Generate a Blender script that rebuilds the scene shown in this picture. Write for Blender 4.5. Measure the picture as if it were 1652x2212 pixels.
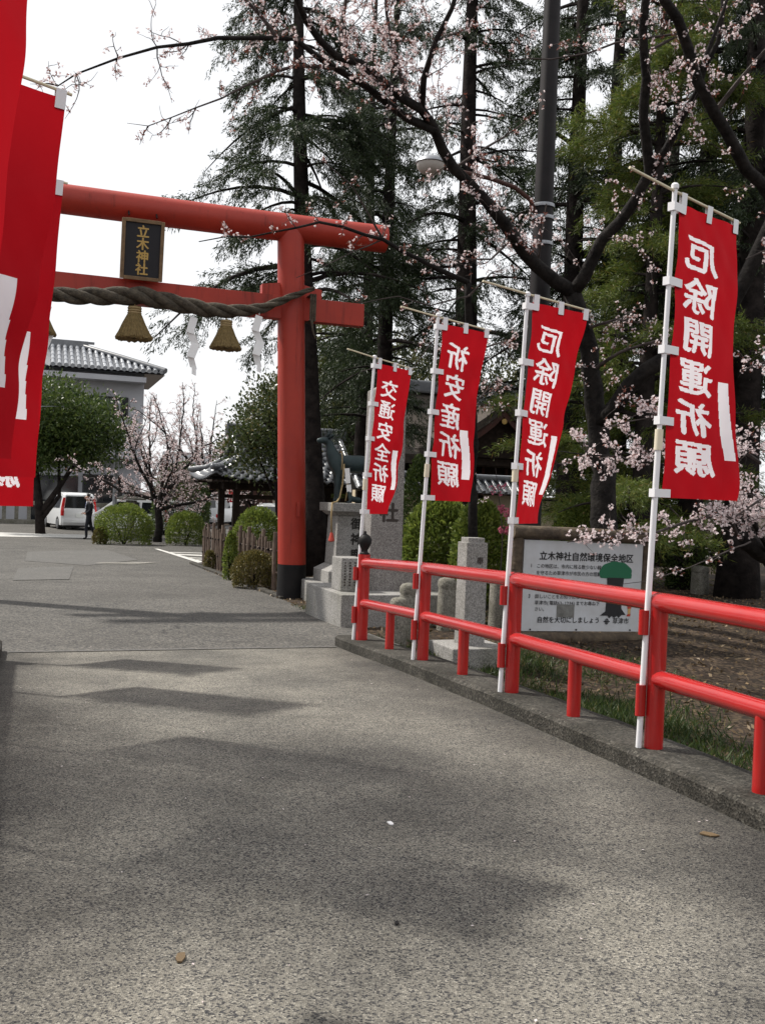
import bpy, bmesh, math, random
import numpy as np
from mathutils import Vector, Matrix, Quaternion, noise

for o in list(bpy.data.objects): bpy.data.objects.remove(o)
S = bpy.context.scene
C = S.collection
R = math.radians
rnd = random.Random(7)
nr = np.random.RandomState(11)

# ------------------------------------------------------------------ camera, sky, sun, exposure
CAM = Vector((0, 0, 1.5)); F = 2109.0; ROLL = 0.037; PITCH = 0.0137
ca, sa = math.cos(PITCH), math.sin(PITCH); cr, sr = math.cos(ROLL), math.sin(ROLL)
r0 = Vector((1, 0, 0)); fw = Vector((0, ca, -sa)); u0 = Vector((0, sa, ca))
cam_d = bpy.data.cameras.new('camera'); cam = bpy.data.objects.new('camera', cam_d); C.objects.link(cam)
rt = r0*cr + u0*sr; up = -r0*sr + u0*cr
cam.matrix_world = Matrix(((rt.x, up.x, -fw.x, CAM.x), (rt.y, up.y, -fw.y, CAM.y), (rt.z, up.z, -fw.z, CAM.z), (0, 0, 0, 1)))
cam_d.sensor_fit = 'VERTICAL'; cam_d.sensor_height = 36; cam_d.lens = F/2212*36
cam_d.clip_start = 0.05; cam_d.clip_end = 3000
S.camera = cam

W = bpy.data.worlds.new('World'); S.world = W; W.use_nodes = True
SUN_H = Vector((-0.929, 0.370)); SUN_EL = R(52)
nt = W.node_tree; bg = nt.nodes['Background']
sky = nt.nodes.new('ShaderNodeTexSky'); sky.sky_type = 'NISHITA'; sky.sun_disc = False
sky.sun_elevation = SUN_EL; sky.sun_rotation = math.atan2(SUN_H.x, SUN_H.y)
sky.air_density = 1.0; sky.dust_density = 4.0; sky.ozone_density = 1.0
hz = nt.nodes.new('ShaderNodeMixRGB'); hz.blend_type = 'MIX'; hz.inputs[0].default_value = 0.85
hz.inputs[2].default_value = (13.2, 13.3, 13.5, 1)            # thin even high cloud over the blue
nt.links.new(sky.outputs[0], hz.inputs[1]); nt.links.new(hz.outputs[0], bg.inputs[0])
bg.inputs[1].default_value = 0.08
sl = bpy.data.lights.new('sun', 'SUN'); sl.energy = 5.0; sl.angle = R(2.2); sl.color = (1, .95, .87)
so = bpy.data.objects.new('sun', sl); C.objects.link(so)
Ld = Vector((-SUN_H.x*math.cos(SUN_EL), -SUN_H.y*math.cos(SUN_EL), -math.sin(SUN_EL)))
so.rotation_euler = Ld.to_track_quat('-Z', 'Y').to_euler(); so.location = (-20, 10, 30)
vs = S.view_settings; vs.view_transform = 'Standard'; vs.look = 'None'; vs.gamma = 1; vs.exposure = 0.14
vs.use_curve_mapping = False
S.cycles.max_bounces = 6; S.cycles.transparent_max_bounces = 6
S.cycles.use_denoising = True

# ------------------------------------------------------------------ helpers
TD = Vector((-0.3355, 0.942)); WD = Vector((0.942, 0.3355)); ROT = math.atan2(WD.y, WD.x)
def P(x, y, Y):
    """point at world depth Y that the photograph shows at (x, y) of its 1652-wide copy"""
    dx, dy = x-826, y-1106
    u = dx*cr + dy*sr; v = -dx*sr + dy*cr
    d = fw*F + r0*u - u0*v
    return CAM + d*(Y/d.y)
def TW(p): return (p[0]*TD.x + p[1]*TD.y, p[0]*WD.x + p[1]*WD.y)
def XY(t, w): return (TD.x*t + WD.x*w, TD.y*t + WD.y*w)
def V(t, w, z): x, y = XY(t, w); return Vector((x, y, z))
RZ = [(-60, .1), (-8, .1), (3, .135), (4.37, .127), (6, .097), (7.65, .044), (9.28, -.03), (12, -.09), (15, -.13), (25, -.3), (40, -.5), (60, -.55), (2000, -.55)]
def lerp_tab(tab, t):
    if t <= tab[0][0]: return tab[0][1]
    for (a, va), (b, vb) in zip(tab, tab[1:]):
        if t <= b: return va + (vb-va)*(t-a)/(b-a)
    return tab[-1][1]
def road_z(t): return lerp_tab(RZ, t)
def sstep(a, b, x): x = min(1, max(0, (x-a)/(b-a))); return x*x*(3-2*x)
def ground_z(t, w):
    z = -0.34 + (road_z(t)+0.34)*sstep(8.0, 11.5, t)
    if t < 30 and w > 3.3:
        z += .05*noise.noise(Vector((t*.5, w*.5, 3))) * min(1, (w-3.3))
        z += .25*sstep(8, 30, w)
    if t < 9.6 and -1.2 < w < 3.0: z = min(z, -.6)
    if -0.9 > w and t < 9: z = min(z, -.35)
    return z
def GP(x, y, zoff=0.):
    """ground point under a pixel"""
    d = P(x, y, 10) - CAM; d.normalize()
    s = 2.0
    for _ in range(4000):
        p = CAM + d*s
        t, w = TW(p)
        if p.z <= ground_z(t, w): break
        s += .02 + s*.001
    return Vector((p.x, p.y, ground_z(t, w)+zoff))

def put(name, me, mats, parent=None, loc=None, rotz=None):
    for m in (mats if isinstance(mats, (list, tuple)) else [mats]): me.materials.append(m)
    o = bpy.data.objects.new(name, me); C.objects.link(o)
    if parent: o.parent = parent
    if loc is not None: o.location = loc
    if rotz is not None: o.rotation_euler = (0, 0, rotz)
    return o
def thing(name, label, cat, loc=(0, 0, 0), rotz=0, group=None):
    o = bpy.data.objects.new(name, None); C.objects.link(o); o.empty_display_size = .2
    o.location = loc; o.rotation_euler = (0, 0, rotz); tag(o, label, cat, group); return o
def tag(o, label=None, cat=None, group=None, kind=None):
    if label: o['label'] = label
    if cat: o['category'] = cat
    if group: o['group'] = group
    if kind: o['kind'] = kind
    return o
def copy_tree(o, parent=None):
    c = o.copy(); C.objects.link(c)
    if parent: c.parent = parent
    for ch in o.children: copy_tree(ch, c)
    return c

class MB:
    def __init__(s): s.v = []; s.f = []; s.m = []
    def add(s, vs, fs, mat=0):
        n = len(s.v); s.v += [tuple(v) for v in vs]
        for f in fs: s.f.append(tuple(i+n for i in f)); s.m.append(mat)
    def box(s, c, d, rz=0, mat=0, top=1.0, topy=None):
        hx, hy, hz_ = d[0]/2, d[1]/2, d[2]/2; ty = top if topy is None else topy
        cc, ss = math.cos(rz), math.sin(rz); vs = []
        for z, kx, ky in ((-hz_, 1, 1), (hz_, top, ty)):
            for x, y in ((-hx, -hy), (hx, -hy), (hx, hy), (-hx, hy)):
                x *= kx; y *= ky
                vs.append((c[0]+x*cc-y*ss, c[1]+x*ss+y*cc, c[2]+z))
        s.add(vs, [(3, 2, 1, 0), (4, 5, 6, 7), (0, 1, 5, 4), (1, 2, 6, 5), (2, 3, 7, 6), (3, 0, 4, 7)], mat)
    def tube(s, pts, rad, n=8, cap=True, mat=0, ph=0., jit=0.):
        pts = [Vector(p) for p in pts]; k = len(pts)
        if not isinstance(rad, (list, tuple)): rad = [rad]*k
        ref = None; vs = []; fs = []
        for i, p in enumerate(pts):
            d = (pts[min(i+1, k-1)] - pts[max(i-1, 0)])
            if d.length < 1e-9: d = Vector((0, 0, 1))
            d.normalize()
            if ref is None:
                ref = d.cross(Vector((0, 0, 1)) if abs(d.z) < .9 else Vector((1, 0, 0))).normalized()
            else:
                ref = (ref - d*ref.dot(d)).normalized()
            b = d.cross(ref)
            for j in range(n):
                a = ph + 2*math.pi*j/n
                r = rad[i]*(1+(rnd.uniform(-jit, jit) if jit else 0))
                vs.append(p + ref*(r*math.cos(a)) + b*(r*math.sin(a)))
        for i in range(k-1):
            for j in range(n):
                j2 = (j+1) % n
                fs.append((i*n+j, i*n+j2, (i+1)*n+j2, (i+1)*n+j))
        if cap: fs.append(tuple(range(n-1, -1, -1))); fs.append(tuple((k-1)*n+j for j in range(n)))
        s.add(vs, fs, mat)
    def capsule(s, pts, r, n=12, mat=0):
        """tube with rounded ends"""
        pts = [Vector(p) for p in pts]; a = (pts[0]-pts[1]).normalized(); b = (pts[-1]-pts[-2]).normalized()
        pre = [pts[0]+a*r*q for q in (.95, .7, .35)]; post = [pts[-1]+b*r*q for q in (.35, .7, .95)]
        rr = [r*q for q in (.3, .71, .93)] + [r]*len(pts) + [r*q for q in (.93, .71, .3)]
        s.tube(pre+pts+post, rr, n, mat=mat)
    def lathe(s, prof, c=(0, 0, 0), n=16, mat=0, jit=0.):
        vs = []; fs = []; k = len(prof)
        for r, z in prof:
            for j in range(n):
                a = 2*math.pi*j/n; q = r*(1+(rnd.uniform(-jit, jit) if jit else 0))
                vs.append((c[0]+q*math.cos(a), c[1]+q*math.sin(a), c[2]+z))
        for i in range(k-1):
            for j in range(n):
                j2 = (j+1) % n; fs.append((i*n+j, i*n+j2, (i+1)*n+j2, (i+1)*n+j))
        fs.append(tuple(range(n-1, -1, -1))); fs.append(tuple((k-1)*n+j for j in range(n)))
        s.add(vs, fs, mat)
    def ball(s, c, r, n=10, mat=0, jit=0):
        if not isinstance(r, (tuple, list)): r = (r, r, r)
        vs = []; fs = []; m = n//2+1
        for i in range(m):
            th = math.pi*(i+.02)/(m-1+.04)
            for j in range(n):
                a = 2*math.pi*j/n; q = 1+(rnd.uniform(-jit, jit) if jit else 0)
                vs.append((c[0]+q*r[0]*math.sin(th)*math.cos(a), c[1]+q*r[1]*math.sin(th)*math.sin(a), c[2]-q*r[2]*math.cos(th)))
        for i in range(m-1):
            for j in range(n):
                j2 = (j+1) % n; fs.append((i*n+j, i*n+j2, (i+1)*n+j2, (i+1)*n+j))
        fs.append(tuple(range(n-1, -1, -1))); fs.append(tuple((m-1)*n+j for j in range(n)))
        s.add(vs, fs, mat)
    def prism(s, poly, fn0, fn1, mat=0):
        """polygon swept between two placements"""
        k = len(poly); vs = [fn0(*p) for p in poly] + [fn1(*p) for p in poly]
        fs = [tuple(range(k-1, -1, -1)), tuple(range(k, 2*k))] + [(i, (i+1) % k, k+(i+1) % k, k+i) for i in range(k)]
        s.add(vs, fs, mat)
    def mesh(s, name, smooth=False, bevel=0):
        me = bpy.data.meshes.new(name); me.from_pydata(s.v, [], s.f)
        me.polygons.foreach_set('material_index', s.m)
        if bevel:
            b = bmesh.new(); b.from_mesh(me)
            bmesh.ops.remove_doubles(b, verts=b.verts, dist=1e-5)
            bmesh.ops.recalc_face_normals(b, faces=b.faces)
            ed = [e for e in b.edges if len(e.link_faces) == 2 and e.calc_face_angle(0) > .6]
            bmesh.ops.bevel(b, geom=ed, offset=bevel, segments=2, affect='EDGES', profile=.6, clamp_overlap=True)
            b.to_mesh(me); b.free()
        if smooth:
            me.polygons.foreach_set('use_smooth', [True]*len(me.polygons))
            if smooth != 'all':
                try: me.set_sharp_from_angle(angle=R(smooth if smooth is not True else 40))
                except Exception: pass
        me.update(); return me
    def build(s, name, mats, parent=None, loc=None, rotz=None, smooth=False, bevel=0):
        return put(name, s.mesh(name, smooth, bevel), mats, parent, loc, rotz)

def np_mesh(name, v, f, smooth=False):
    """v (N,3), f (M,k) all the same size"""
    me = bpy.data.meshes.new(name); v = np.asarray(v, dtype=np.float32); f = np.asarray(f, dtype=np.int32)
    m, k = f.shape
    me.vertices.add(len(v)); me.vertices.foreach_set('co', v.ravel())
    me.loops.add(m*k); me.loops.foreach_set('vertex_index', f.ravel())
    me.polygons.add(m); me.polygons.foreach_set('loop_start', np.arange(0, m*k, k, dtype=np.int32))
    me.polygons.foreach_set('loop_total', np.full(m, k, dtype=np.int32))
    if smooth: me.polygons.foreach_set('use_smooth', np.ones(m, dtype=bool))
    me.update(calc_edges=True); return me

def blades(p, d, length, width, fold=0.0):
    """diamond leaves: base p, direction d (unit), per-leaf length and width -> verts, quads"""
    p = np.asarray(p, float); d = np.asarray(d, float); n = len(p)
    d = d/np.maximum(1e-6, np.linalg.norm(d, axis=1))[:, None]
    r = nr.normal(size=(n, 3)); s = np.cross(d, r); s /= np.maximum(1e-6, np.linalg.norm(s, axis=1))[:, None]
    L = np.broadcast_to(np.asarray(length, float), (n,))[:, None]; Wd = np.broadcast_to(np.asarray(width, float), (n,))[:, None]
    m = p + d*L*.5
    v = np.empty((n, 4, 3)); v[:, 0] = p; v[:, 1] = m + s*Wd*.5; v[:, 2] = p + d*L; v[:, 3] = m - s*Wd*.5
    return v.reshape(-1, 3), np.arange(4*n).reshape(-1, 4)

# ------------------------------------------------------------------ materials
def mat(name, col, rough=.6, metal=0., spec=.4, var=None, scale=4., bump=0., bscale=40., coat=0., detail=6, wear=None, wscale=(5, 5, 5), wlo=.6):
    """principled with optional noise mix to a second colour and noise bump"""
    m = bpy.data.materials.new(name); m.use_nodes = True; n = m.node_tree; b = n.nodes['Principled BSDF']
    b.inputs['Base Color'].default_value = (*col, 1); b.inputs['Roughness'].default_value = rough
    b.inputs['Metallic'].default_value = metal; b.inputs['Specular IOR Level'].default_value = spec
    if coat: b.inputs['Coat Weight'].default_value = coat; b.inputs['Coat Roughness'].default_value = .15
    tc = n.nodes.new('ShaderNodeTexCoord')
    if var:
        nz = n.nodes.new('ShaderNodeTexNoise'); nz.inputs['Scale'].default_value = scale; nz.inputs['Detail'].default_value = detail; nz.inputs['Roughness'].default_value = .65
        n.links.new(tc.outputs['Object'], nz.inputs['Vector'])
        rp = n.nodes.new('ShaderNodeValToRGB'); rp.color_ramp.elements[0].position = .35; rp.color_ramp.elements[1].position = .65
        rp.color_ramp.elements[0].color = (*col, 1); rp.color_ramp.elements[1].color = (*var, 1)
        n.links.new(nz.outputs['Fac'], rp.inputs[0]); n.links.new(rp.outputs[0], b.inputs['Base Color'])
    if wear:
        mp = n.nodes.new('ShaderNodeMapping'); mp.inputs['Scale'].default_value = wscale; n.links.new(tc.outputs['Object'], mp.inputs['Vector'])
        nw = n.nodes.new('ShaderNodeTexNoise'); nw.inputs['Scale'].default_value = 1.0; nw.inputs['Detail'].default_value = 8; nw.inputs['Roughness'].default_value = .7; n.links.new(mp.outputs[0], nw.inputs['Vector'])
        mr = n.nodes.new('ShaderNodeMapRange'); mr.inputs[1].default_value = wlo; mr.inputs[2].default_value = wlo+.14; mr.inputs[4].default_value = .75; n.links.new(nw.outputs['Fac'], mr.inputs[0])
        mx = n.nodes.new('ShaderNodeMixRGB'); mx.inputs[2].default_value = (*wear, 1); n.links.new(mr.outputs[0], mx.inputs[0])
        if var: n.links.new(rp.outputs[0], mx.inputs[1])
        else: mx.inputs[1].default_value = (*col, 1)
        n.links.new(mx.outputs[0], b.inputs['Base Color'])
        ma = n.nodes.new('ShaderNodeMapRange'); ma.inputs[3].default_value = rough; ma.inputs[4].default_value = min(1, rough+.35); n.links.new(mr.outputs[0], ma.inputs[0]); n.links.new(ma.outputs[0], b.inputs['Roughness'])
    if bump:
        nb = n.nodes.new('ShaderNodeTexNoise'); nb.inputs['Scale'].default_value = bscale; nb.inputs['Detail'].default_value = 5
        n.links.new(tc.outputs['Object'], nb.inputs['Vector'])
        bp = n.nodes.new('ShaderNodeBump'); bp.inputs['Strength'].default_value = bump; bp.inputs['Distance'].default_value = .02
        n.links.new(nb.outputs['Fac'], bp.inputs['Height']); n.links.new(bp.outputs[0], b.inputs['Normal'])
    return m
def leaf_mat(name, c1, c2, trans=.35, rough=.5, c3=None):
    m = bpy.data.materials.new(name); m.use_nodes = True; n = m.node_tree; b = n.nodes['Principled BSDF']
    b.inputs['Roughness'].default_value = rough; b.inputs['Specular IOR Level'].default_value = .3
    g = n.nodes.new('ShaderNodeNewGeometry'); rp = n.nodes.new('ShaderNodeValToRGB')
    rp.color_ramp.elements[0].color = (*c1, 1); rp.color_ramp.elements[1].color = (*c2, 1)
    if c3: e = rp.color_ramp.elements.new(.92); e.color = (*c2, 1); rp.color_ramp.elements[-1].color = (*c3, 1)
    n.links.new(g.outputs['Random Per Island'], rp.inputs[0]); n.links.new(rp.outputs[0], b.inputs['Base Color'])
    t = n.nodes.new('ShaderNodeBsdfTranslucent'); n.links.new(rp.outputs[0], t.inputs[0])
    mx = n.nodes.new('ShaderNodeMixShader'); mx.inputs[0].default_value = trans
    n.links.new(b.outputs[0], mx.inputs[1]); n.links.new(t.outputs[0], mx.inputs[2])
    n.links.new(mx.outputs[0], n.nodes['Material Output'].inputs[0]); return m

def speckle(name, stops, scale, blotch=None, bscale=.6, bump=.3, rough=.85, fine=1.0, streak=None):
    """aggregate: random stone cells through a ramp, times broad blotches"""
    m = bpy.data.materials.new(name); m.use_nodes = True; n = m.node_tree; b = n.nodes['Principled BSDF']
    b.inputs['Roughness'].default_value = rough; b.inputs['Specular IOR Level'].default_value = .25
    tc = n.nodes.new('ShaderNodeTexCoord')
    vo = n.nodes.new('ShaderNodeTexVoronoi'); vo.inputs['Scale'].default_value = scale; n.links.new(tc.outputs['Object'], vo.inputs['Vector'])
    sp = n.nodes.new('ShaderNodeSeparateColor'); n.links.new(vo.outputs['Color'], sp.inputs[0])
    rp = n.nodes.new('ShaderNodeValToRGB')
    el = rp.color_ramp.elements
    el[0].position, el[0].color = stops[0][0], (*stops[0][1], 1); el[1].position, el[1].color = stops[-1][0], (*stops[-1][1], 1)
    for p_, c_ in stops[1:-1]: e = el.new(p_); e.color = (*c_, 1)
    n.links.new(sp.outputs[0], rp.inputs[0])
    out = rp.outputs[0]
    if blotch:
        for sc, lo, hi, a, c_ in blotch:
            nz = n.nodes.new('ShaderNodeTexNoise'); nz.inputs['Scale'].default_value = sc; nz.inputs['Detail'].default_value = 5; nz.inputs['Roughness'].default_value = .6
            n.links.new(tc.outputs['Object'], nz.inputs['Vector'])
            mr = n.nodes.new('ShaderNodeMapRange'); mr.inputs[1].default_value = lo; mr.inputs[2].default_value = hi; mr.inputs[3].default_value = 0; mr.inputs[4].default_value = a
            n.links.new(nz.outputs['Fac'], mr.inputs[0])
            mx = n.nodes.new('ShaderNodeMixRGB'); mx.blend_type = 'MULTIPLY'; mx.inputs[2].default_value = (*c_, 1)
            n.links.new(mr.outputs[0], mx.inputs[0]); n.links.new(out, mx.inputs[1]); out = mx.outputs[0]
    if streak:
        nd = n.nodes.new('ShaderNodeTexNoise'); nd.inputs['Scale'].default_value = 1.4; nd.inputs['Detail'].default_value = 6; n.links.new(tc.outputs['Object'], nd.inputs['Vector'])
        ad = n.nodes.new('ShaderNodeMixRGB'); ad.blend_type = 'ADD'; ad.inputs[0].default_value = .5; n.links.new(tc.outputs['Object'], ad.inputs[1]); n.links.new(nd.outputs['Color'], ad.inputs[2])
        v2 = n.nodes.new('ShaderNodeTexVoronoi'); v2.feature = 'DISTANCE_TO_EDGE'; v2.inputs['Scale'].default_value = streak; n.links.new(ad.outputs[0], v2.inputs['Vector'])
        m1 = n.nodes.new('ShaderNodeMapRange'); m1.inputs[1].default_value = .002; m1.inputs[2].default_value = .007; m1.inputs[3].default_value = 1; m1.inputs[4].default_value = 0; n.links.new(v2.outputs['Distance'], m1.inputs[0])
        n2 = n.nodes.new('ShaderNodeTexNoise'); n2.inputs['Scale'].default_value = .5; n.links.new(tc.outputs['Object'], n2.inputs['Vector'])
        m2 = n.nodes.new('ShaderNodeMapRange'); m2.inputs[1].default_value = .5; m2.inputs[2].default_value = .6; m2.inputs[4].default_value = .7; n.links.new(n2.outputs['Fac'], m2.inputs[0])
        mu = n.nodes.new('ShaderNodeMath'); mu.operation = 'MULTIPLY'; n.links.new(m1.outputs[0], mu.inputs[0]); n.links.new(m2.outputs[0], mu.inputs[1])
        mx = n.nodes.new('ShaderNodeMixRGB'); mx.inputs[2].default_value = (.02, .02, .02, 1); n.links.new(mu.outputs[0], mx.inputs[0]); n.links.new(out, mx.inputs[1]); out = mx.outputs[0]
    n.links.new(out, b.inputs['Base Color'])
    bp = n.nodes.new('ShaderNodeBump'); bp.inputs['Strength'].default_value = bump; bp.inputs['Distance'].default_value = .006
    n.links.new(vo.outputs['Distance'], bp.inputs['Height']); n.links.new(bp.outputs[0], b.inputs['Normal'])
    return m

M = {}
M['scrape'] = speckle('worn_pale_asphalt', [(0, (.12, .115, .1)), (1, (.34, .325, .29))], 60, [(3, .4, .6, .6, (.5, .5, .5))], bump=.3)
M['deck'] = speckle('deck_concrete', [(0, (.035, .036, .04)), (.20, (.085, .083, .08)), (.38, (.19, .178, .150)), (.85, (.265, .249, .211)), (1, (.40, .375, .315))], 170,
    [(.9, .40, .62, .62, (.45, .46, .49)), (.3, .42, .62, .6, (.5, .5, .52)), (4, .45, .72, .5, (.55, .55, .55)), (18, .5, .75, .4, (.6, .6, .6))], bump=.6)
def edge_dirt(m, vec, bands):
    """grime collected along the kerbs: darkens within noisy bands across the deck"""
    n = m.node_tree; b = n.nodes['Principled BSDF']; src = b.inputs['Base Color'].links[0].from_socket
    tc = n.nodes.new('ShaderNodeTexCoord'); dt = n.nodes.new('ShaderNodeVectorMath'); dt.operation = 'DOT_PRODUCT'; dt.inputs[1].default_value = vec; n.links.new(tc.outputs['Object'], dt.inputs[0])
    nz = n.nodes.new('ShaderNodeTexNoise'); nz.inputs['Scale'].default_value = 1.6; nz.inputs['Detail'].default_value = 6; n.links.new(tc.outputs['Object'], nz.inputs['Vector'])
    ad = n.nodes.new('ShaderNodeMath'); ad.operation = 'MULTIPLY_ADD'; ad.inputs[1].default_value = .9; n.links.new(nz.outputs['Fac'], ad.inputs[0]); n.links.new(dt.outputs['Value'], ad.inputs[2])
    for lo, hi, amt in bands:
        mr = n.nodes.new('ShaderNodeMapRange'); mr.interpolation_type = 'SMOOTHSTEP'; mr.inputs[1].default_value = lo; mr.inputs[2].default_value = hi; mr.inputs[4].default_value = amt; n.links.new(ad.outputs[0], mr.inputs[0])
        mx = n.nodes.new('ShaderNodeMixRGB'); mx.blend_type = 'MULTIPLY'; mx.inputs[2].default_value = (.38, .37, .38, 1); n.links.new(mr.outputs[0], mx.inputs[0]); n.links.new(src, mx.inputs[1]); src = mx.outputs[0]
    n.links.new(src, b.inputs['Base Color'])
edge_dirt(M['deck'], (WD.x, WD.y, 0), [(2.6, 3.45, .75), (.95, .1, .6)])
M['asphalt'] = speckle('asphalt', [(0, (.035, .035, .036)), (.5, (.09, .086, .08)), (1, (.175, .163, .143))], 60,
    [(.9, .42, .66, .5, (.6, .6, .6)), (.25, .42, .6, .45, (.62, .62, .62)), (4, .5, .8, .35, (.6, .6, .6))], bump=.4, streak=.45)
M['patch'] = speckle('asphalt_patch', [(0, (.06, .06, .06)), (1, (.145, .138, .126))], 60, [(1.3, .4, .7, .4, (.75, .75, .75))], bump=.3)
M['kerb'] = speckle('kerb_concrete', [(0, (.025, .024, .021)), (.85, (.085, .078, .066)), (1, (.14, .132, .115))], 90, [(2.2, .38, .6, .85, (.35, .35, .32)), (14, .45, .7, .5, (.55, .55, .55))], bump=.6)
M['stone'] = speckle('granite', [(0, (.15, .147, .143)), (.5, (.26, .252, .24)), (1, (.38, .37, .355))], 110, [(1.5, .42, .68, .6, (.6, .59, .53)), (9, .48, .75, .45, (.62, .62, .58)), (.9, .5, .7, .5, (.55, .58, .45))], bump=.25, rough=.8)
M['stone_old'] = speckle('old_stone', [(0, (.12, .115, .1)), (1, (.27, .255, .22))], 70, [(3, .4, .65, .7, (.5, .5, .42)), (12, .45, .75, .5, (.6, .6, .55))], bump=.6)
M['stone_dark'] = speckle('weathered_granite', [(0, (.13, .12, .115)), (.5, (.22, .205, .195)), (1, (.31, .295, .28))], 90, [(2, .45, .75, .5, (.65, .62, .6))], bump=.35)
M['soil'] = speckle('soil', [(0, (.014, .009, .006)), (.6, (.038, .025, .017)), (1, (.10, .07, .045))], 26, [(.7, .4, .65, .7, (.5, .45, .38)), (3, .45, .7, .5, (.6, .7, .45))], bump=1.0, rough=.95)
M['vermilion'] = mat('torii_vermilion', (.37, .030, .014), .5, var=(.30, .024, .013), scale=1.6, bump=.08, bscale=60, wear=(.12, .022, .016), wscale=(7, 7, .7), wlo=.56)
M['redpaint'] = mat('railing_red', (.42, .012, .010), .22, spec=.5, var=(.36, .010, .010), scale=5, coat=.8, wear=(.16, .02, .018), wscale=(16, 16, 16), wlo=.66)
M['black'] = mat('black_paint', (.007, .007, .008), .6, spec=.2, var=(.014, .013, .013))
M['white'] = mat('white_plastic', (.74, .74, .76), .4)
M['bamboo_rod'] = mat('cream_rod', (.62, .56, .40), .5)
M['joint'] = mat('cream_joint', (.66, .6, .46), .5)
M['rope'] = mat('old_straw_rope', (.035, .029, .022), .95, var=(.095, .078, .056), scale=14, bump=.8, bscale=50)
M['straw'] = mat('straw', (.11, .075, .028), .9, var=(.22, .155, .062), scale=30, bump=.7, bscale=90)
M['paper'] = mat('white_paper', (.8, .8, .8), .8)
M['gold'] = mat('gold', (.48, .32, .12), .45, metal=.5, var=(.5, .34, .1))
M['plaque'] = mat('plaque_black', (.012, .012, .016), .6)
M['plaqueframe'] = mat('plaque_wood', (.21, .13, .065), .6, var=(.13, .08, .04), scale=10)
M['ink'] = mat('carved_ink', (.02, .018, .016), .8)
M['carve'] = mat('carved_brown', (.045, .036, .032), .9)
M['signwhite'] = mat('sign_white', (.55, .57, .60), .45, var=(.48, .49, .50), scale=3)
M['signgreen'] = mat('sign_green', (.01, .13, .06), .5)
M['signblack'] = mat('sign_black', (.012, .012, .014), .5)
M['signblue'] = mat('sign_blue', (.015, .03, .13), .5)
M['signskin'] = mat('sign_ochre', (.55, .35, .13), .5)
M['signred'] = mat('sign_red', (.45, .05, .03), .5)
M['signgrey'] = mat('sign_old_patch', (.12, .12, .11), .7, var=(.22, .22, .21), scale=12)
M['log'] = mat('weathered_log', (.05, .038, .028), .9, var=(.12, .09, .06), scale=8, bump=.7, bscale=25)
M['bark'] = mat('cedar_bark', (.011, .009, .009), .95, spec=.1, var=(.032, .026, .024), scale=5, bump=1.0, bscale=18)
M['cherrybark'] = mat('cherry_bark', (.009, .008, .008), .9, spec=.15, var=(.026, .023, .021), scale=7, bump=.9, bscale=22)
M['twig'] = mat('cherry_twig', (.03, .022, .02), .85, var=(.075, .06, .055), scale=6)
M['lamp'] = mat('lamp_pole_brown', (.010, .009, .010), .6, spec=.2, var=(.018, .015, .016), scale=3)
M['steel'] = mat('dull_steel', (.3, .31, .33), .45, metal=.8)
M['glasslamp'] = mat('lamp_lens', (.45, .43, .4), .3)
M['bronze'] = mat('bronze_patina', (.016, .028, .032), .45, metal=.35, var=(.03, .048, .05), scale=6, bump=.15, bscale=30)
M['tile'] = mat('roof_tile', (.075, .08, .09), .28, spec=.8, var=(.13, .135, .145), scale=4)
M['tilelight'] = mat('silver_tile', (.2, .215, .24), .3, spec=.9, var=(.3, .31, .33), scale=2)
M['wood'] = mat('dark_timber', (.014, .010, .008), .85, spec=.15, var=(.03, .021, .016), scale=7)
M['redwood'] = mat('reddish_timber', (.075, .026, .018), .75, var=(.045, .02, .015), scale=6)
M['barkroof'] = mat('cypress_bark_roof', (.075, .06, .048), .95, var=(.042, .035, .03), scale=8, bump=.8, bscale=30)
M['cream'] = mat('cream_plaster', (.55, .46, .32), .9, var=(.5, .42, .3), scale=2)
M['plaster'] = mat('grey_plaster', (.40, .40, .425), .9, var=(.35, .355, .38), scale=.7)
M['glass'] = mat('dark_glass', (.012, .014, .017), .08, spec=.8)
M['bamboo'] = mat('weathered_bamboo', (.17, .125, .095), .8, var=(.09, .065, .052), scale=9, bump=.3, bscale=30)
M['carwhite'] = mat('car_white', (.70, .71, .72), .25, spec=.5, coat=.6)
M['carsilver'] = mat('car_silver', (.42, .43, .45), .3, metal=.4, coat=.5)
M['tyre'] = mat('tyre', (.014, .014, .015), .85)
M['tail'] = mat('tail_light', (.45, .012, .012), .2, spec=.6)
M['plate_y'] = mat('yellow_plate', (.65, .5, .05), .5)
M['plate_w'] = mat('white_plate', (.7, .72, .7), .5)
M['trim'] = mat('dark_trim', (.02, .02, .022), .6)
M['suit'] = mat('navy_suit', (.010, .011, .016), .85)
M['shirt'] = mat('white_shirt', (.62, .63, .66), .8)
M['skin'] = mat('skin', (.42, .25, .18), .6)
M['hair'] = mat('black_hair', (.012, .01, .01), .6)
M['line'] = mat('white_road_paint', (.62, .61, .58), .8, var=(.4, .39, .37), scale=9)
M['hinoki'] = leaf_mat('cypress_leaf', (.013, .026, .011), (.04, .058, .02), .28)
M['sugi'] = leaf_mat('cedar_leaf', (.05, .085, .016), (.13, .155, .03), .4, c3=(.19, .13, .035))
M['olive'] = leaf_mat('olive_leaf', (.045, .06, .022), (.12, .115, .04), .35)
M['evergreen'] = leaf_mat('evergreen_leaf', (.03, .06, .016), (.10, .135, .032), .32, .4)
M['camellia'] = leaf_mat('camellia_leaf', (.03, .055, .016), (.085, .1, .03), .3, .35, c3=(.2, .16, .05))
M['shrub'] = leaf_mat('shrub_leaf', (.075, .12, .022), (.20, .24, .045), .4)
M['shrubdry'] = leaf_mat('dry_shrub_leaf', (.07, .07, .022), (.17, .135, .04), .3)
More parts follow.
